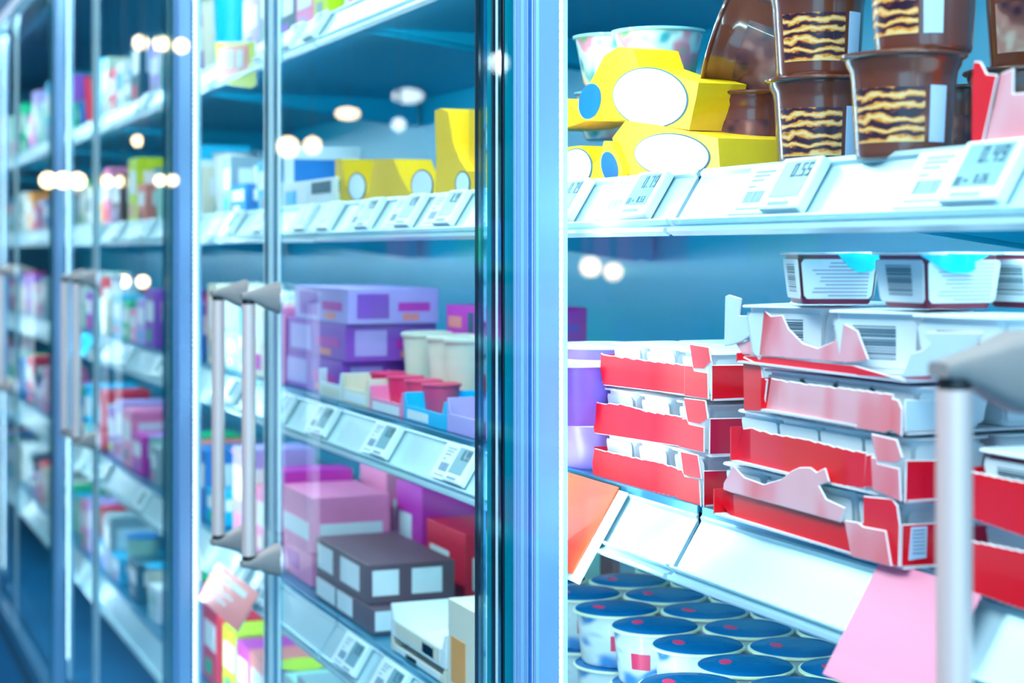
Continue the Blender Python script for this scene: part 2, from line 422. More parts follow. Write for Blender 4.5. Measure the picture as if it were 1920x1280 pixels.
# ------------------------------------------------------------------ shelves with price rails
LEVEL = [1.822, 1.560, 1.294, 1.005, 0.715]
JOINTS = [0.20, 1.272, 2.322, 3.372, 4.422, 5.472, 6.522, 7.55, 8.55]
LN = ['top', 'eye-level', 'middle', 'lower', 'bottom']
CN = ['right-hand', 'one left of the fluted post', 'third', 'fourth', 'fifth', 'sixth', 'seventh', 'eighth']
TX, TZ = -0.026, -0.042                       # slope of the rail's face
TL = math.hypot(TX, TZ); UX, UZ = TX/TL, TZ/TL
NX, NZ = -abs(UZ), UX*-1*-1                   # outward normal of the face
NX, NZ = UZ, -UX                              # (-, +)
def rail_pt(lv, y, v, wv):
    """y along the rail, v down the face from its top, wv outwards"""
    zt = LEVEL[lv]-(0.008 if lv >= 2 else -0.002)
    return (XF+UX*v+NX*wv, y, zt+UZ*v+NZ*wv)
SHW = ['nearest length', 'second length', 'third length', 'fourth length', 'fifth length', 'sixth length', 'seventh length', 'farthest length']
for lv in range(5):
    for j in range(len(JOINTS)-1):
        ya, yb = JOINTS[j]+0.0035, JOINTS[j+1]-0.0035
        zt = LEVEL[lv]
        s = thing('shelf', '%s of the %s shelf, grey deck with silver price rail' % (SHW[j], LN[lv]), 'shelf', (0, 0, 0))
        b = MB(); b.box((XF+0.004, ya, zt-0.022), (XB-0.01, yb, zt)); b.box((XF-0.001, ya, zt-0.03), (XF+0.006, yb, zt+0.001)); b.build('deck', M_deck, s, bevel=0.001)
        b = MB()
        prof = [(-0.004, -0.002), (-0.0035, 0.0015), (0.001, 0.0022), (0.003, -0.0005), (0.0445, -0.0005), (0.046, 0.006), (0.0475, 0.006), (0.0485, -0.001), (0.052, 0.001), (0.0535, 0.004), (0.0565, 0.003), (0.0565, -0.004), (0.050, -0.0045), (0.003, -0.0030)]
        n = len(prof); o = 0
        for y in (ya, yb):
            for (v, wv) in prof: b.v.append(rail_pt(lv, y, v, wv))
        for k in range(n):
            k2 = (k+1) % n; b.f.append([k, k2, n+k2, n+k]); b.m.append(0)
        b.f.append(list(range(n))); b.m.append(0); b.f.append([n+k for k in reversed(range(n))]); b.m.append(0)
        r = b.build('price_rail', M_rail, s)
        for y in (ya+0.02, yb-0.02):
            b = MB(); b.prism([(XF+0.05, y-0.002, zt-0.022), (XB-0.01, y-0.002, zt-0.022), (XB-0.01, y-0.002, zt-0.075)], (0, 0.004, 0))
            b.build('bracket', M_back, s)

# ------------------------------------------------------------------ electronic shelf labels
SEG = {'0': 'abcdef', '1': 'bc', '2': 'abged', '3': 'abgcd', '4': 'fgbc', '5': 'afgcd', '6': 'afgedc', '7': 'abc', '8': 'abcdefg', '9': 'abcdfg'}
def shelf_label(lv, yfar, price, small, label, full=True, L=0.108, group=None, lean=0.0):
    """runs from yfar towards the camera (-Y); text reads left to right from the aisle"""
    t = thing('shelf_label', label, 'price label', rail_pt(lv, yfar, 0.045, 0.001), 0, group)
    org = Vector(t.location)
    def P(u, v, wv): return Vector(rail_pt(lv, yfar-u, v, wv))-org     # u to the right, v down
    def slab(bm, u0, v0, u1, v1, w0, w1, mi=0):
        bm.prism([P(u0, v0, w1), P(u1, v0, w1), P(u1, v1, w1), P(u0, v1, w1)], P(0, 0, w0)-P(0, 0, w1), mi)
    b = MB(); slab(b, 0.054, 0.000, L, 0.044, 0.001, 0.010); b.build('housing', M_paper, t, bevel=0.002)
    b = MB(); slab(b, 0, 0.001, 0.058, 0.0435, 0.001, 0.0045); b.build('paper_insert', M_paper, t)
    b = MB(); slab(b, 0.062, 0.004, L-0.006, 0.034, 0.0100, 0.0104); b.build('screen', M_lcd, t)
    if not full: return t
    b = MB(); rr = random.Random(len(label)); u = 0.014
    while u < 0.040:
        wd = rr.choice([0.0006, 0.0010, 0.0016]); slab(b, u, 0.024, u+wd, 0.034, 0.0045, 0.0048); u += wd+rr.choice([0.0006, 0.001])
    u = 0.066
    while u < 0.094:
        wd = rr.choice([0.0005, 0.0009]); slab(b, u, 0.038, u+wd, 0.041, 0.010, 0.0103); u += wd+0.0009
    b.build('barcode', M_greyink, t)
    b = MB()
    for (v, u0, u1) in ((0.006, .012, .040), (0.0095, .012, .034), (0.0135, .012, .030), (0.019, .012, .022), (0.0385, .010, .044)):
        u = u0
        while u < u1:
            wd = rr.choice([0.0012, 0.002]); slab(b, u, v, u+wd, v+0.0016, 0.0045, 0.0047); u += wd+0.0006
    b.build('small_print', M_greyink, t)
    def digits(text, u, v, h, bm):
        wd = h*0.48; th = h*0.14
        for ch in text:
            if ch == '.': slab(bm, u, v+h-th, u+th, v+h, 0.0104, 0.0107); u += th*2.2; continue
            sg = SEG[ch]
            if 'a' in sg: slab(bm, u, v, u+wd, v+th, .0104, .0107)
            if 'g' in sg: slab(bm, u, v+h/2-th/2, u+wd, v+h/2+th/2, .0104, .0107)
            if 'd' in sg: slab(bm, u, v+h-th, u+wd, v+h, .0104, .0107)
            if 'f' in sg: slab(bm, u, v, u+th, v+h/2, .0104, .0107)
            if 'b' in sg: slab(bm, u+wd-th, v, u+wd, v+h/2, .0104, .0107)
            if 'e' in sg: slab(bm, u, v+h/2, u+th, v+h, .0104, .0107)
            if 'c' in sg: slab(bm, u+wd-th, v+h/2, u+wd, v+h, .0104, .0107)
            u += wd+h*0.2
    b = MB(); digits(price, 0.0775, 0.006, 0.0115, b)
    if small: digits(small, 0.083, 0.026, 0.006, b); slab(b, 0.064, .027, .070, .033, .0104, .0107); slab(b, 0.073, .029, .077, .031, .0104, .0107)
    b.build('price_digits', M_ink, t)
    return t
shelf_label(1, 1.422, '0.79', '0.53', 'white electronic price label reading 0.79 under the yellow cartons')
shelf_label(1, 1.180, '0.55', None, 'white electronic price label reading 0.55 under the chocolate cups')
shelf_label(1, 0.962, '0.49', '0.26', 'white electronic price label reading 0.49 under the big chocolate cup', L=0.112)
shelf_label(1, 1.580, '0.79', None, 'white price label half hidden behind the fluted post on the eye-level rail')

# coloured promotion cards in the middle rail
def rail_card(name, lv, yfar, ynear, v0, v1, m, label, w0=0.004, white=0.0, th=0.0012, drop=0.0, text=None):
    org = Vector(rail_pt(lv, yfar, v1, w0)); t = thing(name, label, 'card', org)
    def P(y, v, wv): return Vector(rail_pt(lv, y, v, wv))-org
    b = MB(); b.prism([P(yfar, v0, w0), P(ynear, v0+drop, w0), P(ynear, v1+drop, w0), P(yfar, v1, w0)], P(yfar, v0, w0+th)-P(yfar, v0, w0)); b.build('coloured_face', m, t)
    b = MB(); b.prism([P(yfar-0.002, v0+0.002, w0-0.002), P(ynear-white, v0+0.002, w0-0.002), P(ynear-white, v1+white*0.3, w0-0.002), P(yfar-0.002, v1+white*0.3, w0-0.002)], P(yfar, v0, w0-0.001)-P(yfar, v0, w0-0.002)); b.build('white_backing', M_paper, t)
    if text:
        b = MB()
        for (u0, u1, a, c) in text: b.prism([P(yfar-u0, a, w0+th), P(yfar-u1, a, w0+th), P(yfar-u1, c, w0+th), P(yfar-u0, c, w0+th)], P(yfar, v0, w0+th+.0004)-P(yfar, v0, w0+th))
        b.build('lettering', M_paper, t)
rail_card('promotion_card', 2, 1.530, 1.418, -0.003, 0.083, M_orange, 'orange-red card with a white edge slotted in the middle shelf rail beside the post', w0=0.006, white=0.018)
rail_card('promotion_card', 2, 1.004, 0.893, -0.004, 0.080, M_rose, 'plain pink card hanging from the middle shelf rail behind the big blurred handle', w0=0.010, white=-0.012)

# ------------------------------------------------------------------ traced card panels
def panel(name, pts, plane, m, parent=None, th=0.0016, back=None, edge=None, depth=None, org=None, lift=0.0):
    """outline read on a vertical plane through two floor points, thickened away from the camera"""
    p, q = plane
    d = Vector((q[0]-p[0], q[1]-p[1], 0)).normalized(); n = Vector((d.y, -d.x, 0))
    if n.dot(Vector((p[0], p[1], 0))) < 0: n = -n           # n points away from the camera
    org = Vector(org) if org is not None else Vector((0, 0, 0))
    w = [on_plane(x, y, p, q)-n*lift-org for (x, y) in pts]
    b = MB(); b.prism(w, n*(depth or th), 0, 1, 2)
    o = b.build(name, [m, edge or M_edge, back or M_inner], parent)
    if edge is None and depth is None and th > 0.001:       # bare board shows along every cut edge
        bv = o.modifiers.new('cut_edge', 'BEVEL'); bv.width = 0.0007; bv.segments = 1; bv.limit_method = 'ANGLE'; bv.material = 1
    return o

def wavy(pts, amp=1.6, step=14, seed=1):
    """perforated edge: small bumps along a polyline"""
    rr = random.Random(seed); out = []
    for (a, c) in zip(pts, pts[1:]):
        L = math.hypot(c[0]-a[0], c[1]-a[1]); n = max(1, int(L/step))
        for k in range(n):
            t = k/n; out.append((a[0]+(c[0]-a[0])*t, a[1]+(c[1]-a[1])*t))
            t2 = (k+0.75)/n; out.append((a[0]+(c[0]-a[0])*t2, a[1]+(c[1]-a[1])*t2+rr.uniform(0.3, 1)*amp))
    out.append(pts[-1]); return out

# stack A: three red trays
FA = ((0.672, 1.0), (0.672, 2.0))
def side_plane(px, py):                       # plane facing the camera side, starting at the tray's corner
    c = on_plane(px, py, *FA); return ((c.x, c.y), (c.x+1, c.y+0.10))
def tray(label, front, flaps, side, pl, spl, depth=0.16, zbase=None, group=None, mfront=M_red, mside=M_red):
    ys = [on_plane(x, y, *pl) for x, y in front]
    zb = min(p.z for p in ys); yl = max(p.y for p in ys); cor = on_plane(side[0][0], side[0][1], *pl)
    org = (cor.x, cor.y, zb); t = thing('cardboard_tray', label, 'tray', org)
    panel('front_wall', front, pl, mfront, t, org=org)
    for i, (pts, m) in enumerate(flaps): panel('corner_flap', pts, pl, m, t, org=org, lift=0.0016+0.0012*i)
    panel('side_wall', side, spl, mside, t, org=org)
    zlow = cor.z
    fl = [(cor.x+0.002-org[0], cor.y-org[1], 0.002), (cor.x+depth-org[0], cor.y-org[1]+0.008, 0.002), (cor.x+depth-org[0], yl-org[1], 0.002), (cor.x+0.002-org[0], yl-org[1], 0.002)]
    b = MB(); b.prism(fl, (0, 0, 0.0015)); b.build('floor_panel', M_inner, t)
    h = max(p.z for p in ys)-zb
    b = MB(); b.box((depth, 0.006, 0.0025), (depth+0.0016, yl-org[1], h)); b.box((0.002, yl-org[1]-0.0016, 0.0025), (depth, yl-org[1], h*0.95)); b.build('back_wall', M_red, t)
    return t, org, yl
trA = []
trA.append(tray('topmost of the three red trays stacked beside the fluted post',
    [(1126,661)]+wavy([(1131,664),(1172,668),(1216,675),(1284,682)], 3, 16)+[(1284,740),(1131,722),(1125,692)],
    [([(1286,684),(1302,685),(1305,694),(1330,698),(1331,749),(1286,742)], M_red), ([(1298,644),(1335,650),(1339,678),(1326,692),(1305,691)], M_red)],
    [(1334,684),(1400,683),(1402,750),(1334,752)], FA, side_plane(1334, 752)))
trA.append(tray('middle one of the three red trays stacked beside the fluted post',
    [(1116,752)]+wavy([(1120,754),(1163,756),(1216,770),(1281,780)], 2.5, 15, 2)+[(1274,837),(1114,812),(1110,777)],
    [([(1281,784),(1291,784),(1295,794),(1323,800),(1323,849),(1275,838)], M_red), ([(1287,745),(1328,750),(1333,786),(1318,796),(1295,791)], M_red)],
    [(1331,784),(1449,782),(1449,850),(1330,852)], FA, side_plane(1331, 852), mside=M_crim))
trA.append(tray('bottom one of the three red trays stacked beside the fluted post',
    [(1114,840)]+wavy([(1120,841),(1174,853),(1242,867),(1272,877)], 2.5, 15, 3)+[(1268,932)]+wavy([(1264,931),(1190,913),(1112,894)], 2, 9, 5)+[(1110,865)],
    [([(1272,879),(1282,880),(1287,892),(1314,897),(1317,951),(1270,934)], M_red), ([(1281,845),(1314,852),(1321,898),(1300,895),(1287,890)], M_red)],
    [(1319,882),(1420,880),(1420,950),(1319,952)], FA, side_plane(1319, 952)))

# stack B: four torn trays
FB = ((0.662, 1.2057), (0.656, 1.0283))
def sideB(px, py):
    c = on_plane(px, py, *FB); return ((c.x, c.y), (c.x+1, c.y+0.02))
trB = []
trB.append(tray('bottom torn red tray of the taller stack, with a small barcode sticker on its side',
    [(1364,917)]+wavy([(1377,922),(1480,950),(1585,979)], -2, 16)+[(1600,1043)]+wavy([(1596,1042),(1480,1003),(1374,973)], 2.5, 12, 4)+[(1352,946)],
    [([(1622,929),(1676,934),(1686,947),(1691,984),(1689,1063),(1676,1060),(1625,1050),(1602,1040),(1600,985),(1622,978)], M_red),
     ([(1589,974),(1615,978),(1625,986),(1667,994),(1678,1062),(1602,1043)], M_pinkglare)],
    [(1691,983),(1765,979),(1767,1058),(1689,1063)], FB, sideB(1689, 1063)))
panel('torn_flap', [(1365,904),(1384,872),(1391,880),(1404,894),(1441,907),(1474,897),(1492,882),(1508,875),(1528,875),(1540,884),(1556,876),(1564,903),(1545,910),(1558,934),(1594,951),(1585,979),(1480,950),(1377,922),(1364,917)], FB, M_pinkglare, trB[0][0], org=trB[0][1], lift=0.004)
sp = sideB(1689, 1063)
panel('sticker', [(1708,988),(1738,986),(1736,1045),(1703,1050)], sp, M_clearlabel, trB[0][0], org=trB[0][1], lift=0.0005, th=0.0004)
for k in range(7):
    y = 993+k*7; panel('sticker_print', [(1709,y),(1733,y-1.5),(1733,y+1),(1709,y+2.5)], sp, M_greyink, trB[0][0], org=trB[0][1], lift=0.0009, th=0.0003)
trB.append(tray('second torn red tray from the bottom in the taller stack, folded corner flap with painted glare',
    [(1393,803)]+wavy([(1410,801),(1452,812),(1516,823),(1586,840),(1625,847)], 3, 18, 6)+[(1620,917)]+wavy([(1616,916),(1491,896),(1386,868)], 2, 12, 7)+[(1382,845),(1388,825)],
    [([(1627,852),(1640,850),(1646,914),(1622,914)], M_red), ([(1639,855),(1650,858),(1652,868),(1693,877),(1696,941),(1642,917)], M_pinkglare),
     ([(1642,812),(1691,823),(1702,858),(1690,868),(1653,865)], M_pinkglare)],
    [(1699,862),(1765,862),(1765,944),(1697,944)], FB, sideB(1697, 944)))
trB.append(tray('third tray up in the taller stack, broad red front with pale glare painted in',
    wavy([(1445,708),(1516,719),(1607,729),(1674,738)], 2.5, 16, 8)+[(1676,805),(1656,812)]+wavy([(1650,810),(1540,792),(1435,772)], 2, 12, 9),
    [([(1396,668),(1431,685),(1433,710),(1442,710),(1435,772),(1398,770)], M_red), ([(1677,745),(1691,749),(1698,766),(1697,819),(1676,806)], M_pinkglare)],
    [(1697,749),(1765,750),(1765,806),(1697,810)], FB, sideB(1697, 810), mfront=M_pinkglare, mside=M_greycard))
trB.append(tray('topmost torn tray of the taller stack with a jagged pink front full of white cups',
    [(1393,666),(1450,668),(1520,676),(1600,684),(1690,710),(1600,705),(1470,694),(1397,684)],
    [([(1380,638),(1400,640),(1428,619),(1432,590),(1437,582),(1449,592),(1470,590),(1481,615),(1509,643),(1537,652),(1565,640),(1582,615),(1578,604),(1586,606),(1611,619),(1632,675),(1600,680)]+wavy([(1596,680),(1500,672),(1393,663)], 2.5, 12, 11), M_pinkglare),
     ([(1744,622),(1850,622),(1845,634),(1832,650),(1846,671),(1850,705),(1765,705),(1695,708),(1716,661),(1735,656),(1751,643),(1740,630)], M_greycard),
     ([(1366,649),(1368,555),(1375,552),(1398,559),(1394,591),(1431,592),(1428,619),(1400,640),(1380,647)], M_greycard)],
    [(1697,690),(1765,690),(1765,712),(1697,712)], FB, sideB(1697, 712)))

# ------------------------------------------------------------------ square yoghurt cups
def square_cup(label, w=0.062, h=0.040, lid=M_white, body=M_maroon, face=M_white, lidcol=None, printed=True):
    t = thing('yoghurt_cup', label, 'cup')
    b = MB(); n = 32; prof = [(0.82, 0), (0.86, 0.002), (0.97, h-0.003), (0.985, h-0.001)]
    def ring(k, sc, z):
        a = 2*math.pi*k/n; c, s_ = math.cos(a), math.sin(a); e = 0.28
        return (sc*w/2*math.copysign(abs(c)**e, c), sc*w/2*math.copysign(abs(s_)**e, s_), z)
    for i, (sc, z) in enumerate(prof):
        for k in range(n): b.v.append(ring(k, sc, z))
    for i in range(len(prof)-1):
        for k in range(n): k2 = (k+1) % n; b.f.append([i*n+k, i*n+k2, (i+1)*n+k2, (i+1)*n+k]); b.m.append(0)
    b.f.append(list(reversed(range(n)))); b.m.append(0); b.f.append([3*n+k for k in range(n)]); b.m.append(0)
    b.build('cup_body', body, t, smooth=True)
    b = MB()
    for (sc, z) in ((1.10, h-0.0015), (1.12, h-0.0008), (1.10, h+0.0004)):
        for k in range(n): b.v.append(ring(k, sc, z))
    for i in range(2):
        for k in range(n): k2 = (k+1) % n; b.f.append([i*n+k, i*n+k2, (i+1)*n+k2, (i+1)*n+k]); b.m.append(0)
    b.f.append(list(reversed(range(n)))); b.m.append(0); b.f.append([2*n+k for k in range(n)]); b.m.append(0)
    l = b.build('lid', lid, t, smooth=True)
    # printed white fields on the four faces
    for q in range(4):
        R = Matrix.Rotation(q*math.pi/2, 3, 'Z')
        def fp(u, v, off):                       # u across -1..1, v up 0..1
            sc = 0.86+(0.97-0.86)*v
            return R @ Vector((-(sc*w/2+off), u*0.425*w*sc/0.9, 0.003+v*(h-0.007)))
        nn = R @ Vector((-1, 0, 0))
        b = MB(); ov = [(-0.92, 0.04), (0.92, 0.04), (1, 0.12), (1, 0.88), (0.92, 0.97), (-0.92, 0.97), (-1, 0.88), (-1, 0.12)]
        b.prism([fp(u, v, 0.0003) for u, v in ov], nn*0.0005); b.build('printed_field', face, t)
        if printed:
            b = MB(); rr = random.Random(q)
            if q in (0, 2):
                v = 0.2
                while v < 0.85:
                    tck = rr.choice([0.012, 0.02, 0.035]); b.prism([fp(-0.5, v, 0.0008), fp(0.55, v, 0.0008), fp(0.55, v+tck, 0.0008), fp(-0.5, v+tck, 0.0008)], nn*0.0002); v += tck+rr.choice([0.014, 0.03])
                b.build('barcode', M_ink, t)
            else:
                v = 0.1
                while v < 0.92:
                    u0 = -0.85; u1 = rr.uniform(0.2, 0.85); b.prism([fp(u0, v, 0.0008), fp(u1, v, 0.0008), fp(u1, v+0.03, 0.0008), fp(u0, v+0.03, 0.0008)], nn*0.0002); v += 0.085
                b.build('small_print', M_violink, t)
    return t
cupP = Proto(square_cup('x'))
cupW = Proto(square_cup('x', body=M_white))
cupS = Proto(square_cup('x', w=0.060, h=0.036, body=M_white, lid=M_white, printed=False))
# cups inside tray stacks (their rims show between the trays)
ORDA = ['top', 'middle', 'bottom']
for ti, (t, org, yl) in enumerate(trA):
    w3 = (yl-org[1]-0.012)/3
    for r in range(2):
        for k in range(3):
            c = cupS.take(); lab = 'white square yoghurt cups packed in the %s tray beside the fluted post' % ORDA[ti]
            put(c, (org[0]+0.040+r*0.068, org[1]+0.012+w3*(k+0.5), org[2]+0.004), (0, 0, 0), lab, lab)
            c.scale = (0.98, 0.98, 1.05 if ti else 0.96)
for ti, nm in ((0, 'bottom'), (1, 'second'), (2, 'third')):
    t, org, yl = trB[ti]; w3 = (yl-org[1]-0.010)/4
    hgt = (trB[ti+1][1][2]-org[2]-0.005)
    for r in range(2):
        for k in range(4):
            c = cupS.take(); lab = 'white square yoghurt cups packed in the %s torn tray of the taller stack' % nm
            put(c, (org[0]+0.040+r*0.068, org[1]+0.010+w3*(k+0.5), org[2]+0.004), (0, 0, 0), lab, lab)
            c.scale = (0.98, 0.98, hgt/0.0365)
# cups standing loose in and above the topmost tray
ztop = trB[3][1][2]+0.004
for (x, y, Z, rz, lab) in ((1515, 690, 1.330, 0.5, 'white square cup behind the jagged pink tray front, left of the pair'),
                           (1690, 700, 1.215, 0.45, 'white square cup with a barcode, right behind the jagged pink tray front'),
                           (1860, 705, 1.13, 0.3, 'white square cup in the top tray, right above the blurred handle bracket'),
                           (1600, 690, 1.400, 0.2, 'white square cup in the back row of the top tray')):
    c = cupW.take(); p = at_depth(x, y, Z); zt_ = on_plane(1500, 576, *FB).z
    put(c, (p.x, p.y, ztop), (0, 0, rz), lab); c.scale = (1.12, 1.12, (zt_-ztop)/0.0405)
tops = [c for c in C.objects]
zt2 = on_plane(1500, 573, *FB).z+0.001
for (x, Z, rz, sc, lab) in ((1556, 1.290, -0.34, 0.95, 'white cup with maroon corners on top of the torn tray, leftmost of the upper row'),
                        (1757, 1.19, 0.0, 1.0, 'white cup with teal foil lid and a barcode, second in the upper row'),
                        (1958, 1.20, 0.05, 1.0, 'white cup cut off by the right edge, last in the upper row')):
    c = cupP.take(); p = at_depth(x, 560, Z); put(c, (p.x, p.y, zt2), (0, 0, rz), lab); c.scale = (sc, sc, 0.92)
    # crumpled foil drooping over the rim
    b = MB(); rr = random.Random(int(x)); R = Matrix.Rotation(-math.pi/2, 3, 'Z')
for (pts, Z) in (([(1570,476),(1590,474),(1650,479),(1648,500),(1632,510),(1608,512),(1592,502),(1580,488)], 1.262), ([(1722,478),(1765,475),(1800,477),(1855,477),(1828,492),(1830,505),(1815,512),(1785,512),(1765,504),(1745,490)], 1.165)):
    pass
foil_pts = [([(1570,475),(1600,473),(1650,476),(1650,496),(1636,508),(1612,512),(1594,502),(1580,488)], 'torn teal foil hanging over the leftmost upper cup', 1.252), ([(1722,477),(1765,474),(1800,475),(1860,476),(1828,492),(1830,505),(1815,512),(1785,512),(1765,504),(1745,490)], 'crumpled bright teal foil hanging over the second upper cup', 1.150)]
for pts, lab, Z in foil_pts:
    c0 = at_depth(pts[0][0], pts[0][1], Z); p = (c0.x, c0.y); q = (c0.x+0.9, c0.y-0.25)
    w_ = [on_plane(x, y, p, q) for x, y in pts]; org = Vector(w_[0])
    b = MB(); b.prism([v-org for v in w_]+[], Vector((0.0003, 0.0006, 0)))
    o = b.build('foil_scrap', M_foil, None, loc=org); tag(o, lab, 'foil')

# stack C, right of the blurred handle
FC = ((0.662, 0.95), (0.655, 0.80))
for i, (y0, y1, lab) in enumerate(((880, 985, 'upper red tray at the right edge, beyond the blurred handle'), (1010, 1122, 'lower red tray at the right edge, standing on the middle shelf'))):
    pl = FC; x0 = 1790
    fr = wavy([(x0, y0-4), (1870, y0+12), (1985, y0+34)], 3, 15, i)+[(1985, y1+45)]+wavy([(1980, y1+43), (1880, y1+8), (x0, y1-24)], 2, 12, i+3)
    a = [on_plane(x, y, *pl) for x, y in fr]; zb = max(LEVEL[2]+0.001, min(p.z for p in a)); org = Vector((a[0].x, a[0].y, zb)); t = thing('cardboard_tray', lab, 'tray', org)
    panel('front_wall', fr, pl, M_red, t, org=org)
    ylo = min(p.y for p in a); yhi = max(p.y for p in a); h = 0.034
    b = MB(); b.box((0.003, ylo-org.y, 0.002), (0.15, yhi-org.y, 0.0035)); b.build('floor_panel', M_inner, t)
    b = MB(); b.box((0.003, yhi-org.y-0.0016, 0.0035), (0.15, yhi-org.y, h)); b.box((0.15, ylo-org.y, 0.0035), (0.1516, yhi-org.y, h)); b.build('back_wall', M_red, t)
    for k in range(2):
        c = cupP.take() if i == 0 else cupS.take()
        put(c, (org.x+0.042, yhi-0.042-k*0.066, zb+0.0045), (0, 0, 0), 'cup in the %s red tray at the right edge' % ['upper', 'lower'][i], 'cups in the %s right-edge tray' % ['upper', 'lower'][i]); c.scale = (1, 1, 1.05)
# red carton at the right end of the eye-level shelf
PR = ((0.664, 1.0), (0.664, 0.5))
org = Vector(on_plane(1840, 278, *PR)); org.z = LEVEL[1]+0.001
t = thing('cardboard_tray', 'red and pale pink torn tray at the right end of the eye-level shelf', 'tray', org)
panel('torn_corner', [(1830,115),(1843,115),(1850,128),(1855,138),(1875,140),(1862,200),(1845,276),(1826,270),(1827,150)], PR, M_red, t, org=org, lift=0.002)
panel('front_wall', [(1875,138),(1900,127),(1899,175),(1990,168),(1990,268),(1840,280),(1862,200)], PR, M_pinkglare, t, org=org)
b = MB(); b.box((0.002, -0.07, 0), (0.12, 0.03, 0.002)); b.build('floor_panel', M_inner, t)
b = MB(); b.box((0.12, -0.07, 0.0), (0.122, 0.03, 0.05)); b.build('back_wall', M_red, t)

# ------------------------------------------------------------------ purple cups at the left of the middle shelf
def round_cup(label, r, h, body, lid, name='pudding_cup', flare=0.8):
    t = thing(name, label, 'cup')
    b = MB(); b.lathe([(r*flare*0.94, 0), (r*flare, 0.002), (r*0.95, h-0.006), (r*0.95, h-0.003)], 40); b.build('cup_body', body, t, smooth=True)
    b = MB(); b.lathe([(r*1.0, h-0.004), (r*1.04, h-0.003), (r*1.04, h-0.001), (r*0.9, h), (r*0.88, h-0.0008)], 40); b.build('lid', lid, t, smooth=True)
    return t
pc = Proto(round_cup('x', 0.045, 0.058, M_purple, M_white)); pc2 = Proto(round_cup('x', 0.043, 0.045, M_lilac, M_white))
for (x, y, lv_z, pr, lab) in ((1085, 880, 0, pc2, 'lilac cup on the shelf right beside the fluted post, front one'), (1140, 872, 0, pc, 'purple cup on the shelf, right behind the bottom red tray'),):
    p = on_z(x, y, LEVEL[2]); put(pr.take(), (p.x+0.03, p.y+0.02, LEVEL[2]), (0, 0, 0), lab)
for (x, y, Z, pr, lab) in ((1082, 790, 1.66, pc, 'purple cup stacked upright above the lilac cup by the post'), (1128, 792, 1.72, pc, 'purple cup stacked behind the top of the red trays'),):
    p = at_depth(x, y, Z); base = LEVEL[2]+(0.0455 if pr is pc else 0.0585); base = LEVEL[2]+0.0585 if x > 1100 else LEVEL[2]+0.0455
    put(pr.take(), (p.x, p.y, base), (0, 0, 0), lab)

# ------------------------------------------------------------------ chocolate cups on the eye-level shelf
def choc_cup(label, pic, white=True):
    t = thing('chocolate_cup', label, 'cup')
    h = 0.066; R = 0.0425
    prof = [(0.0300, 0.0), (0.0315, 0.0012), (0.0322, 0.004), (0.0352, 0.049), (0.0362, 0.0545), (0.0385, 0.0580), (0.0392, 0.0615), (0.0410, 0.0620), (0.0425, 0.0630), (0.0425, 0.0642), (0.0408, 0.0650), (0.0400, 0.0640)]
    b = MB(); b.lathe(prof, 64); b.build('cup_body', M_choc, t, smooth=True)
    def rr(z): return 0.0322+(z-0.004)*(0.0352-0.0322)/0.045
    d = math.radians
    b = MB(); b.patch(rr(.010), rr(.043), .010, .043, d(-62), d(24), 20, 0.0004); b.build('picture_band', pic, t, smooth=True)
    if white:
        b = MB(); b.patch(rr(.0100)+.0002, rr(.0440)+.0002, .0100, .0440, d(30), d(52), 8, 0.0005); b.build('sticker', M_clearlabel, t, smooth=True)
    return t
def facing(p): return math.atan2(-p[1], -p[0])
ck = Proto(choc_cup('x', M_cookie)); cb = Proto(choc_cup('x', M_cocoa, False))
zd = LEVEL[1]+0.001
for (x, Z, z, pr, turn, lab) in (
        (1410, 1.52, zd, cb, 0, 'brown chocolate cup nearest the yellow cartons, lower row, cocoa bean picture'),
        (1537, 1.375, zd, ck, 5, 'brown chocolate cup with layered biscuit picture, middle of the lower row'),
        (1694, 1.205, zd, ck, 0, 'biggest looking brown chocolate cup with white sticker, lower row above the 0.49 label'),
        (1915, 1.31, zd, cb, 20, 'dark brown chocolate cup behind the red torn tray at the right'),
        (1534, 1.375, zd+0.0718, ck, 12, 'brown chocolate cup with biscuit picture, stacked on the middle lower cup'),
        (1732, 1.205, zd+0.0718, ck, -30, 'brown chocolate cup cut by the top edge, stacked on the biggest lower cup'),
        (1940, 1.31, zd+0.0718, cb, 10, 'dark brown chocolate cup in the top right corner'),
        (1612, 1.475, zd, ck, -10, 'brown chocolate cup in the back row between two front cups'),
        (1812, 1.45, zd, cb, -10, 'brown chocolate cup in the back row near the right edge')):
    c = pr.take(); p = at_depth(x, 200, Z); put(c, (p.x, p.y, z), (0, 0, facing(p)+math.radians(turn)), lab); c.scale = (1, 1, 1.10 if x > 1500 else 1.13)
c = cb.take()
c.rotation_mode = 'QUATERNION'; ax = Vector((-0.763, 0.519, 0.32)).normalized()
c.rotation_quaternion = ax.to_track_quat('Z', 'Y')
c.location = at_depth(1346, 66, 1.535)-ax*0.076; c['label'] = 'brown chocolate cup lying on its side, rim towards the yellow cartons'; c.scale = (1.2, 1.2, 1.15)

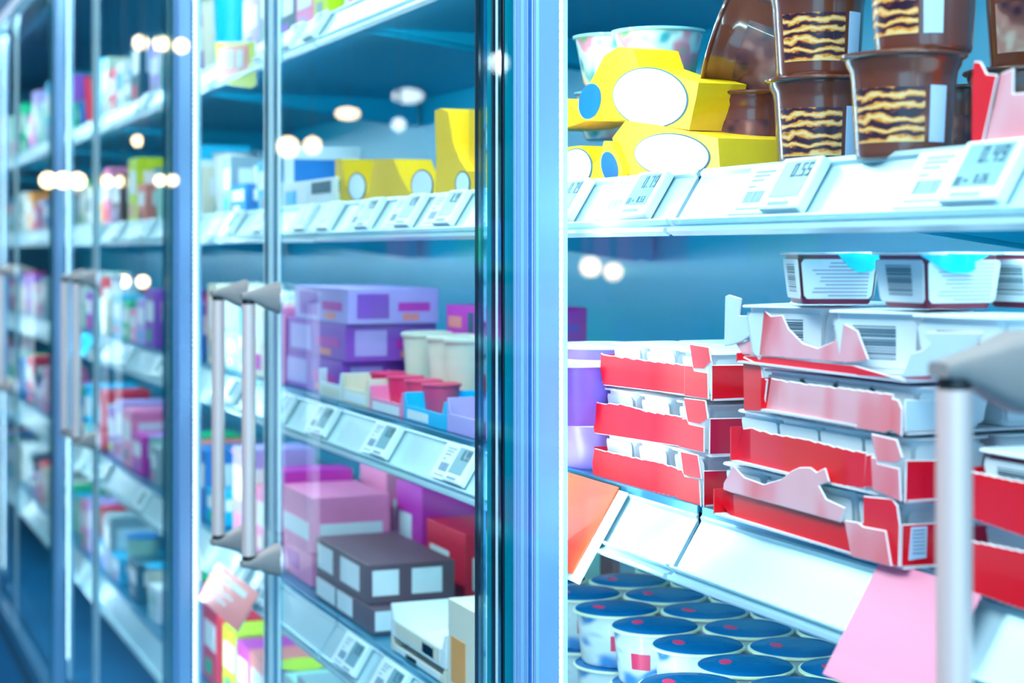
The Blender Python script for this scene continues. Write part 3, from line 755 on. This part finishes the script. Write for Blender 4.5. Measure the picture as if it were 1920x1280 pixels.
# ------------------------------------------------------------------ yellow cartons
def ellipse(cx, cy, rx, ry, n=40, tilt=0.0):
    out = []
    for k in range(n):
        a = 2*math.pi*k/n; ex, ey = rx*math.cos(a), ry*math.sin(a)
        out.append((cx+ex*math.cos(tilt)-ey*math.sin(tilt), cy+ex*math.sin(tilt)+ey*math.cos(tilt)))
    return out
PY = ((0.690, 1.0), (0.690, 2.0))
def yellow_carton(outline, ovals, label, X=0.690, depth=0.07, zmin=None):
    pl = ((X, 1.0), (X, 2.0)); a = [on_plane(x, y, *pl) for x, y in outline]
    org = Vector((X, a[0].y, min(p.z for p in a)))
    t = thing('yellow_carton', label, 'carton', org)
    panel('carton_body', outline, pl, M_yel, t, depth=depth, org=org, edge=M_yel, back=M_yel)
    for (cx, cy, rx, ry, tl, m) in ovals:
        if m is M_oval: panel('oval_outline', ellipse(cx, cy, rx+2.5, ry+2.5, tilt=tl), pl, M_ink, t, org=org, lift=0.0004, th=0.0003, edge=M_ink)
        panel('oval_print', ellipse(cx, cy, rx, ry, tilt=tl), pl, m, t, org=org, lift=0.0009, th=0.0004, edge=m)
    return t, org, pl
t, org, pl = yellow_carton([(1159,88),(1187,92),(1198,126),(1230,138),(1266,142),(1310,155),(1306,180),(1292,244),(1234,234),(1165,224),(1085,216),(1107,155),(1133,104)],
    [(1220,183,69,54,0.18,M_oval), (1107,190,20,34,0.2,M_blue)], 'upper yellow carton with big white oval, tilted on the lower one', 0.688, 0.045)
panel('grey_stripe', [(1212,135),(1226,138),(1208,205),(1186,225),(1186,205)], pl, mat('pale_grey_print', (0.5, 0.66, 0.74), 0.4), t, org=org, lift=0.0016, th=0.0004)
yellow_carton([(1173,226),(1231,234),(1290,246),(1346,259),(1351,327),(1260,336),(1191,338),(1166,313),(1148,259)], [(1261,291,69,39,0.08,M_oval)], 'lower yellow carton with white oval next to the chocolate cups', 0.686)
yellow_carton([(1030,278),(1056,277),(1087,273),(1108,309),(1122,300),(1133,264),(1148,266),(1166,313),(1168,338),(1135,342),(1030,346)], [(1081,314,28,34,0.1,M_oval), (1144,313,15,29,-0.2,M_blue)], 'yellow carton with small white oval and blue dot, right beside the post', 0.681, 0.05)
yellow_carton([(1020,190),(1062,185),(1085,216),(1100,226),(1060,240),(1020,244)], [], 'yellow carton scrap resting behind the post on the yellow row', 0.70, 0.05)
# patterned clear cups among the cartons
fc = Proto(round_cup('x', 0.040, 0.050, M_fruit, M_lidclear, 'fruit_cup', 0.75))
for (x, y, Z, z, s, lab) in ((1235, 120, 1.70, 1.5+(470-165)*1.70/3333, 1.1, 'fruit cup with colourful print, on top of the yellow cartons'), (1150, 120, 1.80, 1.5+(470-160)*1.8/3333, 1.0, 'fruit cup with clear rim behind the top yellow flap'),
                          (1322, 226, 1.66, zd+0.050, 0.8, 'small fruit cup with colourful print, wedged beside the chocolate cups'), (1150, 230, 1.86, zd+0.055, 1.0, 'fruit cup lying between the upper and lower yellow cartons'),
                          (1322, 300, 1.66, zd, 0.95, 'fruit cup on the shelf behind the lower yellow carton')):
    p = at_depth(x, y, Z); c = fc.take(); put(c, (p.x, p.y, z), (0, 0, 0), lab); c.scale = (s, s, s)

# ------------------------------------------------------------------ blue lidded tubs on the lower shelf
def tub():
    t = thing('dessert_tub', 'x', 'tub')
    r, h = 0.045, 0.055
    b = MB(); b.lathe([(r*0.78, 0), (r*0.82, 0.003), (r*0.93, h-0.004), (r*0.93, h-0.002)], 44); b.build('tub_body', M_tub, t, smooth=True)
    b = MB(); b.lathe([(r*0.98, h-0.003), (r*1.02, h-0.002), (r*1.02, h-0.0005), (r*0.95, h+0.0005)], 44); b.build('rim', mat('cream_rim', (0.75, 0.78, 0.55), 0.3), t, smooth=True)
    b = MB(); b.lathe([(r*0.97, h+0.0005), (r*0.95, h+0.0012), (r*0.6, h+0.0022)], 44); l = b.build('foil_lid', M_bluelid, t, smooth=True)
    b = MB(); b.prism([(r*0.13*math.cos(a)-0.018, r*0.22*math.sin(a)+0.004, h+0.0020) for a in [k*math.pi/8 for k in range(16)]], (0, 0, 0.0004)); b.build('red_mark', M_redprint, l)
    b = MB()
    for a0 in (0, 2.1, 4.2): b.patch(r*0.865, r*0.905, 0.018, 0.034, a0, a0+0.5, 6, 0.0005)
    b.build('side_mark', M_redprint, t, smooth=True)
    return t
tp = Proto(tub())
rows = [(0.722, 1.02), (0.8035, 1.0665), (0.885, 1.02), (0.9665, 1.0665), (1.048, 1.02)]
tn = 0
ROWN = ['front row', 'second row', 'third row', 'fourth row', 'back row']
for layer in (0, 1):
    for ri, (X, y) in enumerate(rows):
        k = 0
        while y+k*0.0935 < (1.455 if ri < 1 else 1.93):
            if not (layer == 1 and ri > 3):
                c = tp.take(); lab = ('blue-lidded tubs in the top layer, %s on the lower shelf' if layer else 'tubs under the top layer, %s on the lower shelf') % ROWN[ri]
                put(c, (X, y+k*0.0935, LEVEL[3]+0.001+layer*0.0575), (0, 0, random.uniform(-.6, .2)), lab, lab)
            k += 1
# ------------------------------------------------------------------ generic cartons for the other compartments
def carton_proto(name, cat, w, d, h, body, bands=(), label_m=None, open_top=False, win=None, flap=None):
    """w along the shelf (Y), d into it (X), h up; origin at the front bottom, far end"""
    t = thing(name, 'x', cat)
    b = MB()
    if open_top:
        th = 0.0016
        b.box((0, -w, 0), (d, 0, th)); b.box((0, -w, th), (th, 0, h*0.55)); b.box((d-th, -w, th), (d, 0, h))
        b.box((th, -th, th), (d-th, 0, h)); b.box((th, -w, th), (d-th, -w+th, h))
        b.prism([(0, -w, h*.55), (0, -w+0.012, h*.55), (0, -w+.004, h), (0, -w, h)], (th, 0, 0)); b.prism([(0, 0, h*.55), (0, -0.012, h*.55), (0, -.004, h), (0, 0, h)], (th, 0, 0))
    else: b.box((0, -w, 0), (d, 0, h))
    b.build('carton_body', body, t, bevel=0.0012)
    for (u0, v0, u1, v1, m) in bands:          # printed fields on the front and on the near side
        b = MB(); b.box((-0.0006, -w*u1, h*v0), (0, -w*u0, h*v1)); b.build('front_print', m, t)
        b = MB(); b.box((d*u0, -w-0.0006, h*v0), (d*u1, -w, h*v1)); b.build('side_print', m, t)
    return t
def rc(n): return MATS[n]
flat('violet_card', (0.30, 0.07, 0.52)); flat('magenta_card', (0.62, 0.03, 0.42)); flat('pink_card', (0.95, 0.25, 0.48)); flat('red_card', (0.85, 0.02, 0.06))
flat('white_card', (0.85, 0.90, 0.92)); flat('cream_card', (0.82, 0.76, 0.60)); flat('cyan_card', (0.0, 0.50, 0.85)); flat('green_card', (0.0, 0.55, 0.25))
flat('dark_teal_card', (0.0, 0.10, 0.15)); flat('brown_card', (0.14, 0.07, 0.09)); flat('mid_blue_card', (0.02, 0.22, 0.62)); flat('lime_card', (0.62, 0.78, 0.0)); flat('salmon_card', (0.95, 0.25, 0.20)); flat('orange_card', (0.9, 0.35, 0.05)); flat('lilac_card', (0.50, 0.38, 0.80)); flat('grey_card', (0.30, 0.40, 0.44)); flat('mint_card', (0.45, 0.75, 0.62))
K = MATS
def pxbox(lv, x0, x1, ytop, X=0.684, depth=0.10, name='carton', cat='carton', body='white_card', bands=(), label='', base=None, open_top=False, rz=0):
    """a carton whose front face spans the columns x0..x1 with its top at row ytop (at x0)"""
    a = on_x(x0, ytop, X); c = on_x(x1, ytop, X)
    zb = base if base is not None else LEVEL[lv]+0.001
    h = max(0.012, a.z-zb); w_ = a.y-c.y
    t = carton_proto(name, cat, w_, depth, h, K[body], [(u0, v0, u1, v1, K[m]) for (u0, v0, u1, v1, m) in bands], open_top=open_top)
    t.location = (X, a.y, zb); t.rotation_euler = (0, 0, rz); t['label'] = label
    return t, zb+h
# --- middle shelf of the compartment left of the post: purple stack
def row_of_boxes(lv, X, yfar, zb, w, d, h, n, body, bands, label, name='carton'):
    pass
z = LEVEL[2]+0.001
for i, (body, x0, x1, hh, nm) in enumerate((('violet_card', 528, 640, 0.052, 'bottom'), ('violet_card', 536, 648, 0.052, 'middle'), ('lilac_card', 553, 652, 0.050, 'top'))):
    for r in range(1):
        X = 0.690
        a = on_x(x0, 600, 0.690); c = on_x(x1, 600, 0.690)
        t = carton_proto('carton', 'carton', a.y-c.y, 0.132, hh-0.001, K[body], [(0.1, 0.15, 0.45, 0.85, K['lilac_card'] if body != 'lilac_card' else K['violet_card']), (0.55, 0.35, 0.9, 0.6, K['magenta_card']), (0.60, 0.1, 0.78, 0.28, K['salmon_card'])])
        t.location = (X, a.y, z); t['label'] = 'purple carton with lilac prints, %s of the purple stack beside the handles' % nm
    z += hh
zs = LEVEL[2]+0.001
for i, (body, hh, nm) in enumerate((('magenta_card', 0.042, 'bottom'), ('violet_card', 0.045, 'second'), ('magenta_card', 0.045, 'third'))):
    t = carton_proto('carton', 'carton', 0.21, 0.12, hh-0.001, K[body], [(0.05, 0.3, 0.30, 0.65, K['salmon_card']), (0.42, 0.2, 0.52, 0.8, K['dark_teal_card']), (0.60, 0.3, 0.9, 0.5, K['violet_card'])])
    t.location = (0.826, 2.325, zs); t['label'] = 'long magenta and violet carton, %s of the stack behind the red and blue trays' % nm; zs += hh
pxbox(2, 598, 640, 690, 0.678, 0.08, 'egg_carton', 'carton', 'white_card', [(0.1, 0.1, 0.9, 0.4, 'cream_card')], 'white open carton in front of the purple stack, left one', open_top=True)
pxbox(2, 642, 690, 700, 0.678, 0.08, 'egg_carton', 'carton', 'cream_card', [(0.1, 0.1, 0.9, 0.4, 'white_card')], 'cream open carton in front of the purple stack, right one', open_top=True)
pxbox(2, 693, 755, 722, 0.678, 0.09, 'cardboard_tray', 'tray', 'pink_card', [(0.1, 0.05, 0.9, 0.4, 'white_card')], 'pink and white open tray with red berries beside the blue tray', open_top=True)
pxbox(2, 757, 835, 735, 0.678, 0.09, 'cardboard_tray', 'tray', 'cyan_card', [(0.1, 0.08, 0.6, 0.4, 'white_card')], 'bright blue open tray left of the clear post', open_top=True)
pxbox(2, 838, 905, 745, 0.678, 0.09, 'cardboard_tray', 'tray', 'lilac_card', [], 'lilac tray partly hidden by the clear post', open_top=True)
rp = Proto(round_cup('x', 0.030, 0.040, M_redprint, M_redprint, 'berry_cup'))
for i, x in enumerate((710, 742, 775, 808)):
    p = on_x(x, 760, 0.715); lab = 'small red cups inside the pink and blue trays'; c = rp.take(); put(c, (0.725, p.y-0.01, LEVEL[2]+0.004), (0, 0, 0), lab, lab); c.scale = (0.8, 0.8, 1)
cr_ = Proto(round_cup('x', 0.034, 0.05, K['cream_card'], K['cream_card'], 'cream_cup'))
for i, (x, z) in enumerate(((800, 0.06), (848, 0.055), (880, 0.05))):
    p = on_x(x, 700, 0.80); c = cr_.take(); put(c, (0.79, p.y-0.03, LEVEL[2]+0.001), (0, 0, 0), 'cream coloured tall cups behind the blue tray', 'cream cups behind the blue tray'); c.scale = (1, 1, 1.9)
# --- eye-level shelf left of the post
yellow_carton([(815,208),(826,203),(840,210),(845,240),(850,270),(862,300),(875,320),(905,322),(905,372),(815,375),(818,300)], [(868,345,12,22,0,M_oval)], 'tall pale yellow carton left of the clear post, torn open on top', 0.690, 0.06)
yellow_carton([(879,206),(905,204),(945,190),(945,350),(905,372),(879,372)], [(905,260,10,30,0,M_oval)], 'bright yellow carton seen through the clear post edge', 0.70, 0.06)
yellow_carton([(705,298),(738,298),(750,330),(768,360),(768,374),(707,376)], [], 'bright yellow egg carton flap in the middle of the left compartment', 0.690, 0.05)
yellow_carton([(628,298),(640,298),(647,345),(660,360),(690,362),(700,300),(707,300),(707,377),(630,382)], [(670,350,15,24,0,M_oval)], 'pale yellow egg carton with a white oval, left of the bright yellow flap', 0.694, 0.05)
yellow_carton([(768,374),(768,350),(780,360),(812,362),(818,375)], [(792,348,19,28,0,M_oval)], 'low pale yellow carton with an upright white oval near the clear post', 0.694, 0.05)
pxbox(1, 528, 575, 345, 0.685, 0.08, 'carton', 'carton', 'white_card', [(0.1, 0.2, 0.6, 0.7, 'cyan_card')], 'white low carton beside the door joint at eye level')
pxbox(1, 580, 625, 338, 0.685, 0.08, 'carton', 'carton', 'white_card', [(0.1, 0.5, 0.9, 0.9, 'dark_teal_card')], 'white carton with dark teal top band at eye level')
for i, (x, body, h) in enumerate(((560, 'dark_teal_card', 0.05), (620, 'cream_card', 0.052), (690, 'mid_blue_card', 0.045), (745, 'brown_card', 0.05))):
    p = on_x(x, 340, 0.80); t = carton_proto('carton', 'carton', 0.09, 0.10, h, K[body], []); t.location = (0.82, p.y, LEVEL[1]+0.001); t['label'] = '%s carton in the back row of the eye-level shelf left of the post' % body.replace('_card', '').replace('_', ' ')
# --- lower shelf left of the post
pxbox(3, 527, 585, 905, 0.690, 0.12, 'carton', 'carton', 'pink_card', [(0.1, 0.5, 0.9, 0.7, 'white_card'), (0.2, 0.1, 0.6, 0.3, 'magenta_card')], 'tall hot pink carton beside the door joint on the lower shelf')
t, zt_ = pxbox(3, 592, 700, 1075, 0.678, 0.12, 'display_box', 'box', 'brown_card', [(0.02, 0.15, 0.36, 0.92, 'white_card'), (0.40, 0.15, 0.66, 0.92, 'white_card')], 'dark brown box with white labels, lower of two on the lower shelf')
pxbox(3, 592, 690, 1005, 0.680, 0.12, 'display_box', 'box', 'brown_card', [(0.05, 0.2, 0.35, 0.85, 'white_card'), (0.5, 0.2, 0.85, 0.85, 'white_card')], 'dark brown box with white labels, upper of two on the lower shelf', base=zt_+0.001)
t, zt_ = pxbox(3, 733, 835, 1190, 0.676, 0.076, 'cardboard_tray', 'tray', 'cream_card', [(0.1, 0.1, 0.9, 0.5, 'white_card'), (0.3, 0.1, 0.5, 0.4, 'salmon_card')], 'cream tray with orange print, lower one beside the clear post', open_top=True)
pxbox(3, 733, 835, 1130, 0.676, 0.076, 'cardboard_tray', 'tray', 'white_card', [(0.1, 0.1, 0.9, 0.5, 'cream_card'), (0.6, 0.1, 0.8, 0.4, 'salmon_card')], 'white tray stacked on the cream one beside the clear post', base=zt_+0.001, open_top=True)
pxbox(3, 840, 908, 1120, 0.676, 0.076, 'carton', 'carton', 'cream_card', [(0.1, 0.1, 0.5, 0.6, 'orange_card')], 'tall cream carton with orange print seen through the clear post')
for i, (y, X, body, h, w_) in enumerate(((2.14, 0.83, 'mint_card', 0.12, 0.16), (2.34, 0.83, 'red_card', 0.11, 0.16), (2.2, 0.98, 'salmon_card', 0.15, 0.18), (2.5, 0.83, 'magenta_card', 0.15, 0.12), (2.68, 0.83, 'pink_card', 0.16, 0.14))):
    t = carton_proto('carton', 'carton', w_, 0.11 if X > 0.81 else 0.075, h, K[body], [(0.1, 0.3, 0.6, 0.7, K['white_card'])]); t.location = (X, y+w_/2, LEVEL[3]+0.001)
    t['label'] = '%s carton in the back rows of the lower shelf left of the post' % body.replace('_card', '').replace('_', ' ')

# --- the remaining shelf rows, filled with cartons and cups, blurred in the photo
palA = ['white_card', 'cyan_card', 'pink_card', 'lilac_card', 'cream_card', 'red_card', 'mid_blue_card', 'lime_card', 'magenta_card', 'green_card', 'violet_card', 'grey_card', 'salmon_card', 'mint_card', 'orange_card', 'brown_card', 'dark_teal_card']
PN = {p: p.replace('_card', '').replace('_', ' ') for p in palA}
def fill(lv, ya, yb, pal, comp, hmin=0.06, hmax=0.12, X=0.684, wmin=0.07, wmax=0.12, skip_far=False, depth=0.12, seed=None):
    rr = random.Random(seed if seed is not None else int(lv*100+ya*37)); y = ya; i = 0; pal = list(pal)
    while y < yb-0.04:
        w_ = min(rr.uniform(wmin, wmax), yb-y); body = pal[i % len(pal)]; h = rr.uniform(hmin, hmax)
        acc = pal[(i+3) % len(pal)] if len(pal) > 3 else 'white_card'
        kind = rr.random()
        if kind < 0.7:
            t = carton_proto('carton', 'carton', w_-0.004, depth, h, K[body], [(0.12, 0.45, 0.88, 0.8, K['white_card'] if body != 'white_card' else K[acc]), (0.2, 0.1, 0.6, 0.3, K[acc] if acc != body else K['white_card'])])
            t.location = (X, y+w_, LEVEL[lv]+0.001); kn = 'carton'
        else:
            r = min(w_, 0.085)/2; t = round_cup('x', r/1.05, h, K[body], K[acc] if acc != body else M_white, 'yoghurt_cup'); kn = 'tub'
            t.location = (X+0.045, y+w_/2, LEVEL[lv]+0.001); t['category'] = 'tub'
        t['label'] = '%s %s with %s print, %s shelf, %s' % (PN[body], kn, PN[acc], LN[lv], comp)
        y += w_; i += 1
fill(0, 1.75, 2.95, ['violet_card', 'green_card', 'mid_blue_card', 'brown_card', 'magenta_card', 'cream_card', 'white_card', 'lime_card', 'pink_card', 'dark_teal_card', 'grey_card', 'lilac_card'], 'second compartment', 0.07, 0.12, seed=5)
fill(0, 1.53, 1.74, ['violet_card', 'grey_card', 'mint_card'], 'beside the clear post', 0.07, 0.10)
fill(1, 2.66, 3.10, ['white_card', 'cyan_card', 'cream_card', 'mid_blue_card', 'grey_card', 'mint_card'], 'just before the second post', 0.05, 0.12)
fill(2, 2.68, 3.10, ['pink_card', 'cream_card', 'white_card', 'mint_card', 'magenta_card', 'cyan_card'], 'just before the second post', 0.06, 0.14)
fill(3, 2.45, 3.10, ['pink_card', 'magenta_card', 'salmon_card', 'lilac_card', 'red_card', 'cream_card', 'white_card', 'grey_card'], 'left of the hot pink carton', 0.10, 0.17, X=0.69, seed=2) if False else None
fill(3, 2.70, 3.10, ['magenta_card', 'pink_card', 'salmon_card', 'lilac_card', 'cream_card'], 'left of the hot pink carton', 0.10, 0.17)
fill(4, 1.6, 3.1, ['lime_card', 'mid_blue_card', 'white_card', 'green_card', 'red_card', 'cyan_card', 'cream_card', 'pink_card', 'orange_card', 'grey_card', 'mint_card', 'violet_card', 'salmon_card', 'magenta_card'], 'second compartment', 0.12, 0.19, seed=9)
comps = ['third compartment', 'fourth compartment', 'fifth compartment', 'farthest compartment']
for ci, (ya, yb) in enumerate(((3.14, 4.6), (4.64, 6.1), (6.16, 7.5), (7.55, 8.5))):
    for lv in range(5):
        pal = ['white_card', 'cyan_card', 'lilac_card', 'mid_blue_card', 'grey_card', 'pink_card', 'mint_card', 'dark_teal_card', 'violet_card', 'cream_card', 'green_card', 'red_card']; random.Random(ci*7+lv).shuffle(pal)
        if lv == 3: pal = ['cyan_card', 'mid_blue_card', 'salmon_card', 'green_card', 'white_card', 'grey_card', 'mint_card', 'magenta_card', 'pink_card', 'lilac_card', 'violet_card', 'dark_teal_card', 'red_card', 'lime_card']
        if lv == 1: pal = ['white_card', 'cream_card', 'cyan_card', 'grey_card', 'green_card', 'mint_card', 'salmon_card', 'lime_card', 'mid_blue_card', 'brown_card', 'pink_card', 'orange_card', 'lilac_card', 'red_card']
        fill(lv, ya, yb, pal, comps[ci], 0.06, 0.15 if lv else 0.2, wmin=0.085, wmax=0.14)

# price labels along the left rails
def labels_row(lv, ys, txt):
    for i, y in enumerate(ys):
        g = None if i < 3 else 'blurred price labels on the %s rail' % LN[lv]
        lab = ['price label nearest the clear post on the %s rail', 'second price label left of the clear post on the %s rail', 'third price label left of the clear post on the %s rail'][i] % LN[lv] if i < 3 else 'blurred white price labels along the far part of the %s rail' % LN[lv]
        shelf_label(lv, y, '0.99', None, lab, full=(i < 3), group=g)
labels_row(1, [1.90, 2.04, 2.20, 2.38, 2.50, 2.75, 2.95, 3.3, 3.5, 3.75, 4.1, 4.4, 4.8, 5.2], 0)
labels_row(2, [1.865, 2.13, 2.40, 2.62, 2.95, 3.3, 3.6, 4.0, 4.4, 4.9], 0)
labels_row(3, [2.10, 2.26, 2.72, 2.9, 3.3, 3.8, 4.3], 0)
labels_row(0, [2.45, 2.58, 2.75, 3.0, 3.4, 3.8], 0)
# promotion cards further left
PV = ((0.640, 1.0), (0.640, 4.0)); org = on_plane(402, 165, *PV)
t = thing('promotion_card', 'yellow card with a pink and white panel standing on the top rail', 'card', org)
panel('card_face', [(402,80),(478,76),(480,160),(470,166),(430,160),(412,152)], PV, K['lime_card'], t, org=org)
panel('pink_print', [(409,89),(466,84),(466,128),(440,138),(416,150)], PV, K['salmon_card'], t, org=org, lift=0.001, th=0.0006, edge=K['salmon_card'])
for a, c in ((416, 426), (430, 440), (445, 458)): panel('white_lettering', [(a,94),(c,93),(c,124),(a,130)], PV, M_paper, t, org=org, lift=0.002, th=0.0005, edge=M_paper)
rail_card('promotion_card', 3, 2.95, 2.66, 0.030, 0.095, K['salmon_card'], 'salmon pink card with white lettering on the lower rail, below the handles', w0=0.012, text=[(0.05, 0.13, 0.040, 0.050), (0.14, 0.24, 0.040, 0.050), (0.08, 0.12, 0.062, 0.066), (0.13, 0.19, 0.062, 0.066), (0.10, 0.17, 0.074, 0.078)])
rail_card('promotion_card', 2, 4.62, 4.40, 0.0, 0.06, K['cyan_card'], 'blurred blue card on the middle rail far to the left', w0=0.01)

# ------------------------------------------------------------------ other side of the aisle (mirrored in the glass)
gon = thing('display_shelving', 'long dim shelving row across the aisle, seen only mirrored in the doors', 'shelving', (0, 0, 0))
b = MB(); b.box((-2.0, 1.5, 0.0), (-1.95, 14, 2.0)); b.build('back_panel', mat('teal_board', (0.0, 0.20, 0.30), 0.6), gon)
for z in (0.35, 0.75, 1.1, 1.42):
    b = MB(); b.box((-1.95, 1.5, z), (-1.45, 14, z+0.03)); b.build('shelf_board', mat('pale_teal_board', (0.08, 0.35, 0.42), 0.6), gon)
rr = random.Random(3)
for lv, z in enumerate((0.381, 0.781, 1.131, 1.451)):
    y = 2.2; i = 0
    while y < 9:
        body = ['mid_blue_card', 'dark_teal_card', 'violet_card', 'green_card', 'mid_blue_card', 'magenta_card', 'cyan_card'][(i*3+lv*2) % 7]; w_ = rr.uniform(0.25, 0.5); h = rr.uniform(0.12, 0.24)
        t = carton_proto('display_box', 'box', w_-0.02, 0.3, h, K[body], []); t.location = (-1.85, y+w_, z); t['category'] = 'box'
        t['label'] = '%s box on board %s of the shelving across the aisle' % (PN[body], ['one', 'two', 'three', 'four'][lv]); y += w_; i += 1
# lamps: warm spots and round ceiling downlights whose mirror images sit in the glass
M_warm = mat('warm_lamp', (1.0, 0.66, 0.34), 0.4, emit=6); M_cool = mat('cool_lamp', (0.9, 0.98, 1.0), 0.4, emit=2.2)
def lamp(x, y, Z, r, m, label, stem):
    fl = 1.0 if x in (765, 652) else 2.1
    p = at_depth(x, y, Z); p.x = 2*XG-p.x
    t = thing('pendant_lamp' if stem else 'ceiling_lamp', label, 'lamp', p)
    b = MB(); n = 20; b.lathe([(r*0.25, -r*0.46*fl), (r*0.75, -r*0.33*fl), (r*0.95, -r*0.15*fl), (r, 0), (r*0.95, r*0.15*fl), (r*0.75, r*0.33*fl), (r*0.2, r*0.46*fl)], n); b.build('bulb', m, t, smooth=True)
    b = MB(); b.tube((0, 0, r*0.8), (0, 0, 3.3-p.z), 0.008); b.build('cord', M_black, t)
lamp(1107, 500, 6.0, 0.036, M_warm, 'warm lamp mirrored in the right door above the trays, left of a pair', True)
lamp(1150, 509, 6.0, 0.032, M_warm, 'warm lamp mirrored in the right door above the trays, right of a pair', True)
lamp(935, 118, 6.0, 0.035, M_cool, 'bright lamp mirrored in the post at the top', True)
lamp(765, 180, 9.0, 0.08, M_cool, 'cool oval lamp mirrored under the top shelf, right one', True)
lamp(652, 213, 9.0, 0.06, M_warm, 'warm oval lamp mirrored under the top shelf, left one', True)
lamp(540, 275, 9.0, 0.05, M_warm, 'small warm lamp mirrored above the eye-level row, left one', True)
lamp(586, 272, 9.0, 0.04, M_warm, 'small warm lamp mirrored above the eye-level row, right one', True)
lamp(748, 234, 7.6, 0.030, M_cool, 'small cool lamp mirrored below the oval lamp', True)
for i, (x, y, r) in enumerate(((90, 338, .046), (118, 338, .046), (146, 339, .046), (202, 340, .03), (228, 340, .03), (300, 338, .03), (324, 338, .03), (258, 264, .03), (232, 527, .036), (268, 528, .036), (264, 80, .042), (302, 82, .042), (340, 86, .042))):
    Z_ = 12 if y < 100 else (13.5 if y < 300 else (10 if y < 400 else 8.5))
    lamp(x, y, Z_, r*0.09*Z_, M_warm, ['row of warm lamps mirrored near the left edge', 'warm lamps mirrored below them near the handles', 'pale lamps mirrored at the top of the second post'][0 if y in range(260, 345) else (1 if y > 500 else 2)], True)
    o = [o for o in C.objects if o.name.startswith('pendant_lamp')][-1]
for o in C.objects:
    if o.get('category') == 'lamp' and ('row of warm' in o['label'] or 'warm lamps mirrored below' in o['label'] or 'pale lamps' in o['label']): o['group'] = o['label']

# same words on unlike things: say which of them it is, counted from the camera
from collections import defaultdict
same = defaultdict(list)
for o in C.objects:
    if o.parent is None and o.get('label') and not o.get('group'): same[o['label']].append(o)
ORD = ['nearest', 'second', 'third', 'fourth', 'fifth', 'sixth', 'seventh', 'eighth', 'ninth', 'tenth', 'eleventh', 'twelfth']
for lab, obs in same.items():
    if len(obs) > 1:
        obs.sort(key=lambda o: o.location.y)
        for i, o in enumerate(obs): o['label'] = lab+', '+(ORD[i] if i < len(ORD)-1 else ORD[-1])+' one'
